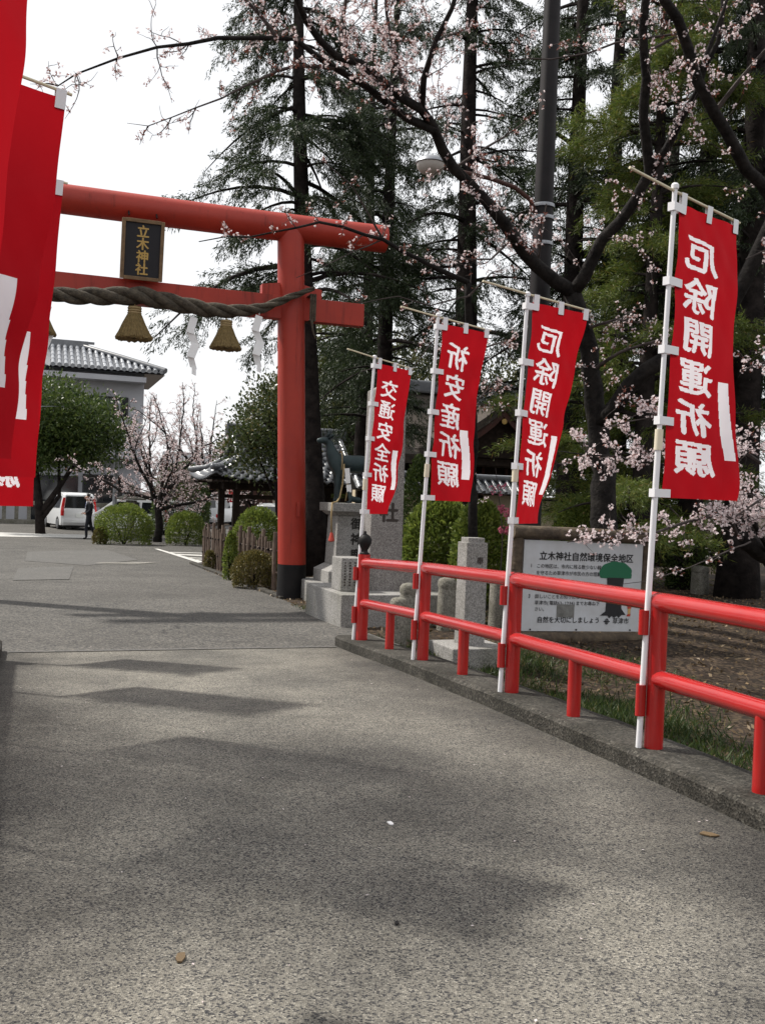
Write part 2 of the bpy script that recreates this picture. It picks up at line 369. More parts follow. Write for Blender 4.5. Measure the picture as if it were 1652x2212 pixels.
M['grass'] = leaf_mat('grass_blade', (.015, .035, .009), (.055, .08, .02), .35, c3=(.2, .17, .07))
M['litter'] = leaf_mat('fallen_leaf', (.06, .04, .022), (.24, .17, .095), .15)
M['blossom'] = leaf_mat('cherry_blossom', (.76, .63, .64), (.88, .81, .81), .4)
M['bud'] = leaf_mat('cherry_bud', (.20, .055, .035), (.36, .14, .10), .25)
M['plum'] = leaf_mat('magenta_blossom', (.45, .09, .17), (.62, .2, .28), .35)
M['stick'] = mat('straw_cord', (.3, .22, .11), .9)

def cloth_mat():
    m = bpy.data.materials.new('banner_red_cloth'); m.use_nodes = True; n = m.node_tree; b = n.nodes['Principled BSDF']
    b.inputs['Base Color'].default_value = (.38, .005, .012, 1); b.inputs['Roughness'].default_value = .75; b.inputs['Specular IOR Level'].default_value = .15
    t = n.nodes.new('ShaderNodeBsdfTranslucent'); t.inputs[0].default_value = (.40, .005, .010, 1)
    mx = n.nodes.new('ShaderNodeMixShader'); mx.inputs[0].default_value = .36
    tc = n.nodes.new('ShaderNodeTexCoord'); nz = n.nodes.new('ShaderNodeTexNoise'); nz.inputs['Scale'].default_value = 6; nz.inputs['Detail'].default_value = 3
    n.links.new(tc.outputs['Object'], nz.inputs['Vector']); bp = n.nodes.new('ShaderNodeBump'); bp.inputs['Strength'].default_value = .25; bp.inputs['Distance'].default_value = .03
    n.links.new(nz.outputs['Fac'], bp.inputs['Height']); n.links.new(bp.outputs[0], b.inputs['Normal'])
    n.links.new(b.outputs[0], mx.inputs[1]); n.links.new(t.outputs[0], mx.inputs[2]); n.links.new(mx.outputs[0], n.nodes['Material Output'].inputs[0]); return m
M['cloth'] = cloth_mat()
def wcloth():
    m = bpy.data.materials.new('banner_white_print'); m.use_nodes = True; n = m.node_tree; b = n.nodes['Principled BSDF']
    b.inputs['Base Color'].default_value = (.78, .75, .78, 1); b.inputs['Roughness'].default_value = .8
    t = n.nodes.new('ShaderNodeBsdfTranslucent'); t.inputs[0].default_value = (.8, .76, .8, 1)
    mx = n.nodes.new('ShaderNodeMixShader'); mx.inputs[0].default_value = .45
    n.links.new(b.outputs[0], mx.inputs[1]); n.links.new(t.outputs[0], mx.inputs[2]); n.links.new(mx.outputs[0], n.nodes['Material Output'].inputs[0]); return m
M['wprint'] = wcloth()

# ------------------------------------------------------------------ lettering
GL = {}
def glyph(ch, bold):
    k = ch
    if k in GL: return GL[k]
    cu = bpy.data.curves.new('glyph', 'FONT'); cu.body = ch; cu.size = 1.0; cu.fill_mode = 'FRONT'; cu.resolution_u = 3; cu.offset = 0
    o = bpy.data.objects.new('glyph', cu); C.objects.link(o)
    dg = bpy.context.evaluated_depsgraph_get(); dg.update()
    me = bpy.data.meshes.new_from_object(o.evaluated_get(dg))
    b = bmesh.new(); b.from_mesh(me); bmesh.ops.remove_doubles(b, verts=b.verts, dist=1e-4)
    bmesh.ops.triangulate(b, faces=b.faces); b.verts.ensure_lookup_table()
    vs = np.array([v.co[:] for v in b.verts]) if len(b.verts) else np.zeros((0, 3)); fs = [tuple(v.index for v in f.verts) for f in b.faces]
    b.free(); bpy.data.meshes.remove(me); bpy.data.objects.remove(o); bpy.data.curves.remove(cu)
    GL[k] = (vs, fs); return GL[k]
def glyph_box(ch, bold, center=True):
    """glyph scaled so that a full-width character fills 0..1 both ways"""
    vs, fs = glyph(ch, bold)
    if len(vs) == 0: return vs, fs
    v = vs[:, :2].copy()
    if center: v = v - (v.max(0)+v.min(0))/2 + .5
    return v, fs

# ------------------------------------------------------------------ ground, bridge, roads
def sheet(name, ts, ws, zf, m, thick=0):
    v = []; f = []
    for t in ts:
        for w in ws: v.append(V(t, w, zf(t, w)))
    nw = len(ws)
    for i in range(len(ts)-1):
        for j in range(nw-1): f.append((i*nw+j, i*nw+j+1, (i+1)*nw+j+1, (i+1)*nw+j))
    b = MB(); b.add(v, f); o = b.build(name, m, smooth='all'); return tag(o, kind='structure')
def rng(a, b, s): n = max(1, int(round((b-a)/s))); return [a+(b-a)*i/n for i in range(n+1)]
ts = [-700, -300, -100, -40, -15] + rng(-8, 30, .4) + rng(31, 62, 2.5) + [80, 120, 200, 400, 900]
ws = [-900, -300, -100, -50, -25] + rng(-12, 3.2, .8) + rng(3.4, 14, .35) + rng(15, 30, 1.5) + [40, 60, 120, 300, 900]
def gz2(t, w):
    z = ground_z(t, w)
    if t > 8.9 and (w < 3.75 or t > 24): z -= .05
    return z
tag(sheet('ground', ts, ws, gz2, M['soil']), 'bare soil bank with leaf litter beside the bridge')
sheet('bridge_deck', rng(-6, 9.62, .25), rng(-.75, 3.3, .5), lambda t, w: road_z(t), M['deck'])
def rz_as(t, w):
    z = road_z(t)
    return z + .005*noise.noise(Vector((t*.35, w*.35, 1)))*min(1, max(0, (t-10)))
sheet('road', rng(9.62, 24.4, .5), rng(-9, 3.68, .5), rz_as, M['asphalt'])
sheet('parking_lot', rng(24.4, 62, 1.2), rng(-34, 34, 2), lambda t, w: road_z(t)+.004*0, M['asphalt'])
# seam where the bridge meets the road, and a thin pale joint line
sheet('bridge_joint', rng(9.50, 9.60, .05), rng(-.2, 2.95, .3), lambda t, w: road_z(t)+.006, M['patch'])
def flat_patch(name, pts, m, zo):
    b = MB(); vs = []
    for x, y in pts:
        p = GP(x, y); t, w = TW(p); vs.append(Vector((p.x, p.y, road_z(t)+zo)))
    b.add(vs, [tuple(range(len(vs)))]); o = b.build(name, m); return tag(o, kind='structure')
flat_patch('road_patch', [(60, 1192), (230, 1188), (300, 1210), (190, 1222), (55, 1212)], M['patch'], .007)
flat_patch('road_patch', [(40, 1228), (160, 1224), (150, 1252), (28, 1254)], M['patch'], .007)
flat_patch('road_patch', [(205, 1216), (345, 1215), (300, 1219), (215, 1217.5)], M['scrape'], .010)
# pale kerb strip across the lot
flat_patch('lot_line', [(-60, 1149), (210, 1156), (210, 1163), (-60, 1158)], M['line'], .009)
flat_patch('lot_line', [(138, 1131), (150, 1131), (156, 1143), (144, 1143)], M['line'], .009)
flat_patch('lot_line', [(334, 1186), (342, 1186), (440, 1215), (428, 1217)], M['line'], .009)
for k in range(5):
    y0 = 1193+k*5.2; flat_patch('lot_line', [(364+k*17, y0), (452, y0+1), (452, y0+2.6), (370+k*17, y0+1.8)], M['line'], .009)

# kerbs of the bridge
def kerb(name, w0, w1, label, t1=9.66):
    b = MB(); prof = lambda t: [(w0, road_z(t)-.35), (w0, road_z(t)+.085), (w0+.025, road_z(t)+.105), (w1-.02, road_z(t)+.105), (w1, road_z(t)+.09), (w1, road_z(t)-.6)]
    tt = rng(-6, t1, .22); vs = []; fs = []; k = 6
    for t in tt:
        for i, (w, z) in enumerate(prof(t)):
            j = noise.noise(Vector((t*3, w*9, z*7)))*.008
            vs.append(V(t, w+j, z+(j*.7 if 0 < i < 5 else 0)))
    for i in range(len(tt)-1):
        for j in range(k-1): fs.append((i*k+j+1, i*k+j, (i+1)*k+j, (i+1)*k+j+1))
    fs.append(tuple(range((len(tt)-1)*k, len(tt)*k))); fs.append(tuple(range(k-1, -1, -1)))
    b.add(vs, fs); o = b.build(name, M['kerb'], smooth=35); return tag(o, label, kind='structure')
kerb('bridge_kerb', 2.97, 3.36, 'low dark concrete kerb under the right hand railing')
kerb('bridge_kerb', -.9, -.24, 'low concrete kerb along the near left side of the bridge')
def kz(t): return road_z(t)+.105

# ------------------------------------------------------------------ railings
PT = [9.28-1.636*i for i in range(0, 9)]          # main posts along the bridge
def railing(w, label, sgn):
    o = thing('bridge_railing', label, 'railing', V(PT[0], w, kz(PT[0])), 0, 'vermilion railings of the bridge'); o0 = o.location.copy()
    L = lambda t, z: V(t, w, z)-o0
    for i, t in enumerate(PT):
        b = MB(); top = .80 if i else .86
        if i: b.tube([L(t, kz(t)-.03), L(t, kz(t)+top)], .05, 16)
        else: b.tube([L(t, kz(t)-.03), L(t, kz(t)+top)], .062, 18)
        p = b.build('post', M['redpaint'], o, smooth=40)
        if i == 0:
            f = MB(); f.lathe([(.05, 0), (.052, .012), (.034, .022), (.03, .04), (.05, .075), (.066, .115), (.068, .15), (.05, .185), (.018, .205), (.012, .212), (.014, .225), (.004, .235)], L(t, kz(t)+top), 18)
            f.build('finial', M['black'], o, smooth=50)
    for i in range(len(PT)-1):
        a, c = PT[i], PT[i+1]
        for h, r, nm in ((.775, .052, 'top_rail'), (.37, .047, 'lower_rail')):
            b = MB(); pts = [L(a+(c-a)*q, kz(a+(c-a)*q)+h) for q in (.0, .12, .25, .5, .75, .88, .985)]
            if i == 0: pts[0] = L(a-.05, kz(a)+h); b.tube(pts, r, 14)
            else: b.capsule(pts, r, 14)
            b.build(nm, M['redpaint'], o, smooth=40)
        tm = (a+c)/2; b = MB(); b.tube([L(tm, kz(tm)-.03), L(tm, kz(tm)+.36)], .042, 14); b.build('short_post', M['redpaint'], o, smooth=40)
    # red sleeves that hold the banner poles
    for i in range(7):
        t = PT[i]
        for z0, z1 in ((.60, .73), (.17, .335)):
            wv = -sgn*.078
            b = MB(); p0 = V(t+.02, w+wv, kz(t)+z0)-o0; p1 = V(t+.02, w+wv, kz(t)+z1)-o0
            b.tube([p0, p1], .027, 12); b.build('pole_sleeve', M['redpaint'], o, smooth=40)
    return o
railing(3.13, 'glossy red bridge railing running beside the banners with the notice board behind it', 1)
railing(-.66, 'red bridge railing beside the left edge, under the big left banners', -1)

# ------------------------------------------------------------------ banners
def interp(tab, b):
    n = len(tab)-1; x = b*n; i = min(n-1, int(x)); f = x-i; f = f*f*(3-2*f); return tab[i]*(1-f)+tab[i+1]*f
def banner(base, top, phis, text, label, ztop, zbot, width=.5, ripple=.02, seed=0, strip=(.77, .93, .58, .86), tx=(.13, .66), ty=(.085, .93), rod_back=.38, jz=.55, tilt=0.0, res=100):
    base = Vector(base); top = Vector(top); o = thing('banner', label, 'banner', base, 0, 'red prayer banners along the bridge')
    ax = (top-base)
    def pole_at(z): return base + ax*((z-base.z)/ax.z)
    b = MB(); pj = pole_at(base.z+(top.z-base.z)*jz)
    b.tube([Vector((0, 0, 0)), pj-base], .0165, 12); b.tube([pj-base, top-base], .0135, 12)
    b.lathe([(.02, 0), (.021, .02), (.013, .03)], top-base, 12)
    b.build('pole', M['white'], o, smooth=40)
    b = MB(); b.tube([pj-base-ax.normalized()*.05, pj-base+ax.normalized()*.06], .0225, 12); b.build('pole_joint', M['joint'], o, smooth=40)
    rs = random.Random(seed); ph = rs.uniform(0, 6.28)
    def Sf(a, bb):
        z = ztop+(zbot-ztop)*bb; p = pole_at(z); phi = R(interp(phis, bb))
        h = Vector((math.cos(phi), math.sin(phi), 0)); n = Vector((-h.y, h.x, 0))
        q = p + h*(.045+width*a)
        amp = ripple*(.25+.75*a)*(.3+bb)
        q += n*amp*(math.sin(2.6*math.pi*bb+ph+2.2*a)+.45*math.sin(6.1*math.pi*bb+1.7*ph-3*a))
        scal = .012*abs(math.sin(math.pi*bb*4))*(1-a)**2 ; q -= h*0 ; q += h*scal
        q.z -= .02*a*(1-bb) + tilt*a
        return q, n
    # cloth cut into fine cells; the dyed letters and the blank label are cells of the same sheet
    def Sv(A, Bv):
        z = ztop+(zbot-ztop)*Bv; f = (z-base.z)/ax.z; px_ = base.x+ax.x*f; py_ = base.y+ax.y*f
        nn = len(phis)-1; X_ = Bv*nn; I = np.minimum(nn-1, X_.astype(int)); fr = X_-I; fr = fr*fr*(3-2*fr); ph_a = np.array(phis, float); phi = np.radians(ph_a[I]*(1-fr)+ph_a[I+1]*fr)
        hx, hy = np.cos(phi), np.sin(phi); amp = ripple*(.25+.75*A)*(.3+Bv)
        k_ = amp*(np.sin(2.6*np.pi*Bv+ph+2.2*A)+.45*np.sin(6.1*np.pi*Bv+1.7*ph-3*A)) + .0035*np.sin(17*Bv+9*A+ph)*np.sin(11*A-5*Bv+ph) + .0022*np.sin(41*Bv-22*A+2*ph)*np.sin(3*Bv+ph); scal = .012*np.abs(np.sin(np.pi*Bv*4))*(1-A)**2
        d_ = .045+width*A+scal
        return np.stack([px_+hx*d_-hy*k_-base.x, py_+hy*d_+hx*k_-base.y, z-.02*A*(1-Bv)-tilt*A-base.z], -1)
    NU, NV = res, res*3; A, Bv = np.meshgrid(np.linspace(0, 1, NU+1), np.linspace(0, 1, NV+1)); VV = Sv(A, Bv).reshape(-1, 3)
    idx = np.arange((NU+1)*(NV+1)).reshape(NV+1, NU+1); cells = np.stack([idx[:-1, :-1], idx[:-1, 1:], idx[1:, 1:], idx[1:, :-1]], -1).reshape(-1, 4)
    ca_, cb_ = (np.arange(NU)+.5)/NU, (np.arange(NV)+.5)/NV; CA, CB = np.meshgrid(ca_, cb_); used = np.zeros((NV, NU), int)
    if strip: used[(CA > strip[0]+.03*np.sin(CB*9)) & (CA < strip[1]+.03*np.sin(CB*9)) & (CB > strip[2]) & (CB < strip[3])] = 1
    nchar = len(text); dy = (ty[1]-ty[0])/nchar
    for k, ch in enumerate(text):
        g, ff = glyph_box(ch, 0)
        if len(g) == 0: continue
        g = g.copy(); g[:, 1] += .10*(g[:, 0]-.5); g[:, 0] += .025*np.sin(5*g[:, 1]+k)
        ga = tx[0]+(tx[1]-tx[0])*(1-g[:, 0]); gb_ = ty[0]+dy*k+dy*(.05+.90*(1-g[:, 1])); msk = np.zeros((NV, NU), bool)
        for f in ff:
            (x1, y1), (x2, y2), (x3, y3) = [(ga[i], gb_[i]) for i in f]
            i0, i1 = max(0, int(min(x1, x2, x3)*NU)-1), min(NU, int(max(x1, x2, x3)*NU)+2); j0, j1 = max(0, int(min(y1, y2, y3)*NV)-1), min(NV, int(max(y1, y2, y3)*NV)+2)
            if i0 >= i1 or j0 >= j1: continue
            X_, Y_ = CA[j0:j1, i0:i1], CB[j0:j1, i0:i1]; det = (y2-y3)*(x1-x3)+(x3-x2)*(y1-y3)
            if abs(det) < 1e-12: continue
            l1 = ((y2-y3)*(X_-x3)+(x3-x2)*(Y_-y3))/det; l2 = ((y3-y1)*(X_-x3)+(x1-x3)*(Y_-y3))/det
            msk[j0:j1, i0:i1] |= (l1 >= -1e-6) & (l2 >= -1e-6) & (l1+l2 <= 1+1e-6)
        # brush weight: thicken, more across than down
        for _ in range(max(1, round(res/75))):
            e = msk.copy(); e[:, 1:] |= msk[:, :-1]; e[:, :-1] |= msk[:, 1:]
            e[1:] |= msk[:-1]; msk = e
        used[msk & (used != 1)] = 2+k
    us = used.reshape(-1)
    def part_mesh(nm, sel):
        c_ = cells[sel]; u_, inv = np.unique(c_, return_inverse=True); return np_mesh(nm, VV[u_], inv.reshape(-1, 4), True)
    cl = put('cloth', part_mesh('cloth', us == 0), M['cloth'], o)
    if strip: put('blank_label', part_mesh('blank_label', us == 1), M['wprint'], cl)
    for k in range(nchar):
        if (us == 2+k).any(): put('letter', part_mesh('letter', us == 2+k), M['wprint'], cl)
    # rod and white tabs
    phi = R(phis[0]); h = Vector((math.cos(phi), math.sin(phi), 0)); rp = pole_at(ztop+.05)-base
    e = rp+h*(.07+width)+Vector((0, 0, -.045)); s0 = rp-h*rod_back+Vector((0, 0, .035))
    b = MB(); b.tube([s0, rp, e], .0075, 8); b.build('crossbar', M['bamboo_rod'], o, smooth=40)
    for a in (.06, .5, .96):
        p, n = Sf(a, 0.0); p2 = Sf(a, .03)[0]; rr = rp+h*(.045+width*a)+Vector((0, 0, -.045*a))
        m = MB(); hh = h*.024
        for sg in (-1, 1):
            k = n*.0095*sg; m.add([rr-hh+k+Vector((0, 0, .008)), rr+hh+k+Vector((0, 0, .008)), p2-base+hh+k*.6, p2-base-hh+k*.6], [(0, 1, 2, 3)])
        m.add([rr-hh+n*.0095+Vector((0, 0, .008)), rr+hh+n*.0095+Vector((0, 0, .008)), rr+hh-n*.0095+Vector((0, 0, .008)), rr-hh-n*.0095+Vector((0, 0, .008))], [(0, 1, 2, 3)])
        m.build('tab', M['white'], o)
    for bb in (.02, .27, .50, .74, .985):
        p, n = Sf(.1, bb); pz = pole_at(p.z)-base; d = Vector((h.x, h.y, 0)); m = MB()
        a0 = pz - (p-base-pz).normalized()*.024; a1 = p-base
        for sg in (-1, 1):
            k = n*.0215*sg; k1 = n*.007*sg
            m.add([a0+k+Vector((0, 0, .022)), a0+k-Vector((0, 0, .022)), a1+k1-Vector((0, 0, .022)), a1+k1+Vector((0, 0, .022))], [(0, 1, 2, 3)])
        k = n*.0215
        m.add([a0+k+Vector((0, 0, .022)), a0-k+Vector((0, 0, .022)), a0-k-Vector((0, 0, .022)), a0+k-Vector((0, 0, .022))], [(0, 1, 2, 3)])
        m.build('tab', M['white'], o)
    return o

def right_banner(i, toppx, phis, text, label, ztop, zbot, **kw):
    t = PT[i]; base = V(t+.02, 3.13-.078, kz(t)); Y = base.y+.02
    top = P(toppx[0], toppx[1], Y)
    return banner(base, top, phis, text, label, ztop, zbot, **kw)
right_banner(3, (1457, 408), [38, 36, 33, 30, 27], '厄除開運祈願', 'nearest red banner on the right, largest, hanging nearly flat over the railing', 3.13, 1.56, ripple=.018, seed=3, res=130, width=.54)
right_banner(2, (1139, 640), [30, 38, 47, 55, 60], '厄除開運祈願', 'red banner in front of the lamp post with its lower edge turned in', 2.89, 1.36, ripple=.02, seed=5)
right_banner(1, (946, 684), [33, 38, 42, 42, 38], '祈安産祈願', 'red banner for safe childbirth between the stone monument and the bark roof', 3.0, 1.50, ripple=.02, seed=9, res=90, strip=(.68, .88, .58, .87))
right_banner(0, (809, 774), [46, 48, 50, 56, 60], '交通安全祈願', 'small farthest red banner on the right hanging before the stone pillar', 2.86, 1.34, ripple=.02, seed=12, res=90, strip=(.76, .92, .56, .83))
def left_banner(i, phis, text, label, ztop, zbot, lean=.06, **kw):
    t = PT[i]; base = V(t+.02, -.66+.078, kz(t)); top = base+Vector((lean, 0, ztop+.1-base.z))
    return banner(base, top, phis, text, label, ztop, zbot, **kw)
left_banner(4, [63, 64, 66, 69, 71], '厄除開運祈願', 'closest red banner cut off by the top left corner of the picture', 3.3, 1.6, seed=21, ripple=.015, width=.6, res=80, strip=(.64, .84, .5, .80), tx=(.06, .5))
left_banner(3, [40, 46, 55, 62, 66], '厄除開運祈願', 'second red banner from the left edge with a white cloth tab on its bar', 3.24, 1.62, seed=22, ripple=.015, width=.6, res=80, strip=(.64, .84, .5, .80), tx=(.06, .5))
left_banner(2, [32, 38, 44, 48, 50], '交通安全祈願', 'third red banner on the left, mostly hidden, its bar tip against the top beam', 3.30, 1.55, seed=23, ripple=.015, width=.6, res=80, strip=(.64, .84, .5, .80), tx=(.06, .5))
left_banner(1, [46, 47, 48, 50, 50], '厄除開運祈願', 'fourth red banner on the left with its last letter showing at the bottom', 3.15, 1.34, seed=24, ripple=.015, width=.6, res=80, strip=None, tx=(.3, .8))
left_banner(0, [53, 53, 54, 54, 54], '祈安産祈願', 'farthest red banner on the left, only its bar tip beside the straw rope', 2.92, 1.4, seed=25, ripple=.015, width=.6, res=80, strip=(.64, .84, .5, .80), tx=(.06, .5))

# ------------------------------------------------------------------ torii
tp = P(628, 1288, 15.5); TT, TWr = TW(tp); tz = road_z(TT)-.01
SP = 5.0; twl = TWr-SP; tc_w = TWr-SP/2
torii = thing('torii_gate', 'tall vermilion shrine gate with black footed pillars spanning the road', 'torii', V(TT, tc_w, tz), ROT)
# local frame: x along the beam (w), y along the road, z up
KZ = 5.69-tz; NZ = 4.435-tz
for sgn in (-1, 1):
    b = MB(); xb = sgn*SP/2; xt = xb - sgn*.21
    b.tube([(xb+(xt-xb)*q, 0, .545+(KZ-.545)*q) for q in (0, .25, .5, .75, 1)], [.222, .219, .216, .213, .21], 32, ph=.1)
    p = b.build('pillar', M['vermilion'], torii, smooth=40)
    b = MB(); b.tube([(xb+sgn*.002, 0, -.1), (xb, 0, .55)], [.2275, .2265], 32); b.build('black_foot', M['black'], p, smooth=40)
    if sgn > 0:
        b = MB(); b.box((xb+.04-.03, -.225, 1.42), (.05, .05, .22)); b.build('small_bracket', M['vermilion'], p, bevel=.004)
b = MB(); e0 = -(SP/2+1.36); e1 = SP/2+1.36; n = 16
b.tube([(e0+(e1-e0)*i/n, 0, KZ+.03*abs((2*i/n-1))**2) for i in range(n+1)], .215, 28); b.build('top_beam', M['vermilion'], torii, smooth=40)
b = MB(); e0 = -(SP/2+1.02); e1 = SP/2+1.02
b.box(((e0+e1)/2, 0, NZ), (e1-e0, .2, .36)); b.build('tie_beam', M['vermilion'], torii, bevel=.008)
for sgn in (-1, 1):
    for k in (-1, 1):
        b = MB(); x = sgn*(SP/2-.17)+k*.33
        pl = [(-.15, 0), (.15, 0), (.15, .15), (-.15, .2)] if k > 0 else [(-.15, 0), (.15, 0), (.15, .2), (-.15, .15)]
        b.prism(pl, lambda a, c: (x+a, -.08, NZ+.182+c), lambda a, c: (x+a, .08, NZ+.182+c)); b.build('wedge', M['vermilion'], torii, bevel=.004)
# plaque, tilted forward
b = MB(); b.box((0, 0, 0), (.56, .07, .84)); pz = (KZ+NZ)/2-.05
pq = b.build('plaque', M['plaque'], torii, (0, -.30, pz)); pq.rotation_euler = (R(9), 0, 0); pq.scale = (.94, 1, .94)
for (x, z, w_, h_) in ((-.295, 0, .055, .91), (.295, 0, .055, .91), (0, .435, .535, .055), (0, -.435, .535, .055)):
    b = MB(); b.box((x, -.012, z), (w_, .1, h_)); b.build('frame_bar', M['plaqueframe'], pq, bevel=.006)
BOLD = [(0, 0), (1, 0), (-1, 0), (0, .8), (0, -.8)]
def plane_text(chars, x0, z0, size, m, parent, bold=.01, y=-.04, vertical=False, pitch=1.0, name='letter', joined=False, sx=1.0):
    tot = MB()
    cx = x0
    for k, ch in enumerate(chars):
        vs, fs = glyph(ch, bold)
        if len(vs) == 0: cx += size*.5*sx; continue
        wide = ord(ch) > 0x2000
        g = MB() if not joined else tot
        if vertical:
            v = vs[:, :2]-(vs[:, :2].max(0)+vs[:, :2].min(0))/2
            for q, (ex, ez) in enumerate(BOLD if bold else BOLD[:1]): g.add([(x0+(a+ex*bold)*size*sx, y-.0004*q, z0-k*size*pitch+(c+ez*bold)*size) for a, c in v], fs)
        else:
            for q, (ex, ez) in enumerate(BOLD if bold else BOLD[:1]): g.add([(cx+(a+ex*bold)*size*sx, y-.0004*q, z0+(c+ez*bold)*size) for a, c in vs[:, :2]], fs)
        cx += size*sx*(1.0 if wide else .56)*pitch
        if not joined: g.build(name, m, parent)
    if joined:
        o_ = tot.build(name, m, parent); o_['kind'] = 'stuff'; return o_
plane_text('立木神社', 0, .285, .195, M['gold'], pq, .03, -.039, True, .98)
for x in (-.2, .2):
    b = MB(); b.tube([(x, -.27, pz+.5), (x, -.1, KZ-.02)], .012, 6); b.build('plaque_hanger', M['black'], torii)
b = MB(); b.box((0, -.16, NZ+.28), (.34, .1, .2)); b.build('plaque_support', M['vermilion'], torii)

# straw rope under the tie beam, its knot ties and hangings (coordinates in the gate frame)
def TO(x, y, z): return V(TT+y, tc_w+x, tz+z)
rope = thing('straw_rope', 'thick twisted grey straw rope sagging under the tie beam', 'rope', TO(0, -.2, NZ), ROT)
rz0 = NZ
RT = [(0, -.09), (.5, -.15), (1, -.20), (1.4, -.18), (1.8, -.10), (2.2, .10), (2.62, .30)]
def rope_c(x): return Vector((x, -.11, lerp_tab(RT, abs(x))))
def rope_r(x): s = abs(x)/(SP/2+.12); return .032+.09*(1-s**1.6)
xs = [-(SP/2+.12)+ (SP+.24)*i/150 for i in range(151)]
for k in range(3):
    b = MB(); pts = []; rr = []
    ang = 0
    for i, x in enumerate(xs):
        r = rope_r(x); ang += (xs[1]-xs[0])*5.6/(.4+r*5)
        a = ang+k*2*math.pi/3; c = rope_c(x); pts.append(c+Vector((0, math.cos(a), math.sin(a)))*r*.56); rr.append(r*.62)
    b.tube(pts, rr, 10, jit=.03); b.build('rope_strand', M['rope'], rope, smooth='all')
for sgn in (-1, 1):
    for k in range(3):
        b = MB(); x = sgn*(SP/2+.08+k*.035)
        lp = [(x, -.13, .2), (x, .115, .2), (x, .115, -.2), (x, -.13, -.2), (x, -.13, .2)]
        b.tube([Vector(q)+Vector((0, .03, 0)) for q in lp], .017, 6); b.build('rope_tie', M['rope'], rope)
    b = MB(); x = sgn*(SP/2+.1); b.tube([(x, -.1, -.2), (x+.02, -.12, -.36), (x+.07, -.1, -.48)], [.02, .016, .01], 6); b.build('rope_end', M['rope'], rope)
def tassel(x, drop, s, label):
    c = TO(x, -.31, NZ)+Vector((0, 0, rope_c(x).z-rope_r(x)*.9))
    o = thing('straw_tassel', label, 'tassel', c+Vector((0, 0, -drop)), 0, 'straw tassels hanging from the rope')
    b = MB(); b.tube([(0, 0, drop+.03), (0, 0, .0)], .008, 6); b.build('cord', M['stick'], o)
    n = 64; prof = [(.11, 0), (.115, -.05), (.108, -.11), (.13, -.16), (.19, -.3), (.25, -.43), (.31, -.55), (.29, -.575), (.05, -.55)]
    m = MB(); vs = []; fs = []
    for i, (r, z) in enumerate(prof):
        for j in range(n):
            a = 2*math.pi*j/n; q = r*s*(1+(.05 if j % 2 else -.03)*(i > 2)+rnd.uniform(-.03, .03)*(i > 2)); zz = z*s+(rnd.uniform(-.02, .02)*s if i in (6, 7) else 0)
            vs.append((q*math.cos(a), q*math.sin(a), zz))
    for i in range(len(prof)-1):
        for j in range(n): j2 = (j+1) % n; fs.append((i*n+j2, i*n+j, (i+1)*n+j, (i+1)*n+j2))
    fs.append(tuple(range(n))); m.add(vs, fs); m.build('straw_skirt', M['straw'], o, smooth=25)
    for z in (-.03, -.075, -.115):
        b = MB(); b.lathe([(.112*s, z*s-.014), (.125*s, z*s), (.112*s, z*s+.014)], n=20); b.build('binding', M['stick'], o, smooth='all')
tassel(-.08, .05, .84, 'straw tassel hanging below the gate plaque')
tassel(1.27, .06, .76, 'straw tassel hanging between the two white paper streamers')
tassel(-1.42, .05, .84, 'straw tassel half hidden at the edge of the left banners')
def streamer(x, drop, s, label):
    c = TO(x, -.36, NZ)+Vector((0, 0, rope_c(x).z-rope_r(x)*.8))
    o = thing('paper_streamer', label, 'streamer', c, ROT, 'white zigzag paper streamers')
    b = MB(); b.tube([(0, 0, .05), (0, 0, -drop)], .005, 5); b.build('cord', M['paper'], o)
    z = -drop; x0 = 0
    for k, (dx, ty_) in enumerate([(-.03, .1), (.05, -.25), (-.04, .3), (.03, -.3), (0, .2)]):
        wd = (.12, .14, .135, .115, .07)[k]*s; h = (.26, .22, .24, .20, .14)[k]*s
        b = MB(); sk = dx*2.2*s
        b.prism([(x0-wd/2, z), (x0+wd/2, z-.03*s), (x0+wd/2+sk, z-h-.03*s), (x0-wd/2+sk, z-h)], lambda a, c_: (a, -.002+ty_*(c_-z)*.5+.05*(a-x0), c_), lambda a, c_: (a, .002+ty_*(c_-z)*.5+.05*(a-x0), c_))
        b.build('paper_fold', M['paper'], o); x0 += sk; z -= h*.86
streamer(.78, .06, .92, 'zigzag white paper streamer left of the second straw tassel')
streamer(1.76, .04, .92, 'zigzag white paper streamer beside the right gate pillar')
streamer(-1.28, .1, .9, 'white paper streamer peeping out beside the left banners')

# ------------------------------------------------------------------ stone monuments (aligned with the road)
def gz(t, w): return ground_z(t, w)
def stone_box(parent, name, c, d, m, top=1.0, bev=.012):
    b = MB(); b.box(c, d, 0, 0, top); return b.build(name, m, parent, bevel=bev)
# tall square pillar of the shrine name
mo = thing('stone_monument', 'tall square granite shrine name pillar on stepped base behind the farthest banner', 'monument', V(12.35, 4.4, -.1), ROT)
stone_box(mo, 'lower_base', (.0, -.3, .16), (1.76, 1.62, .52), M['stone'])
stone_box(mo, 'upper_base', (.14, -.1, .56), (1.0, .95, .29), M['stone_dark'])
pb = MB(); pb.box((0, 0, 1.87), (.46, .40, 2.34), 0, 0, .93); ps = pb.build('pillar_shaft', M['stone_dark'], mo, bevel=.012)
pb = MB(); pb.box((0, 0, 3.09), (.42, .36, .10), 0, 0, .25); pb.build('pillar_tip', M['stone_dark'], mo)
def carved(ch, cx, zc, size, parent, y, m, bold=.02):
    v, f = glyph_box(ch, 0); b = MB()
    for q, (ex, ez) in enumerate(BOLD): b.add([(cx+(a-.5+ex*bold)*size, y-.0004*q, zc+(c-.5+ez*bold)*size) for a, c in v], f)
    return b.build('carved_letter', m, parent)
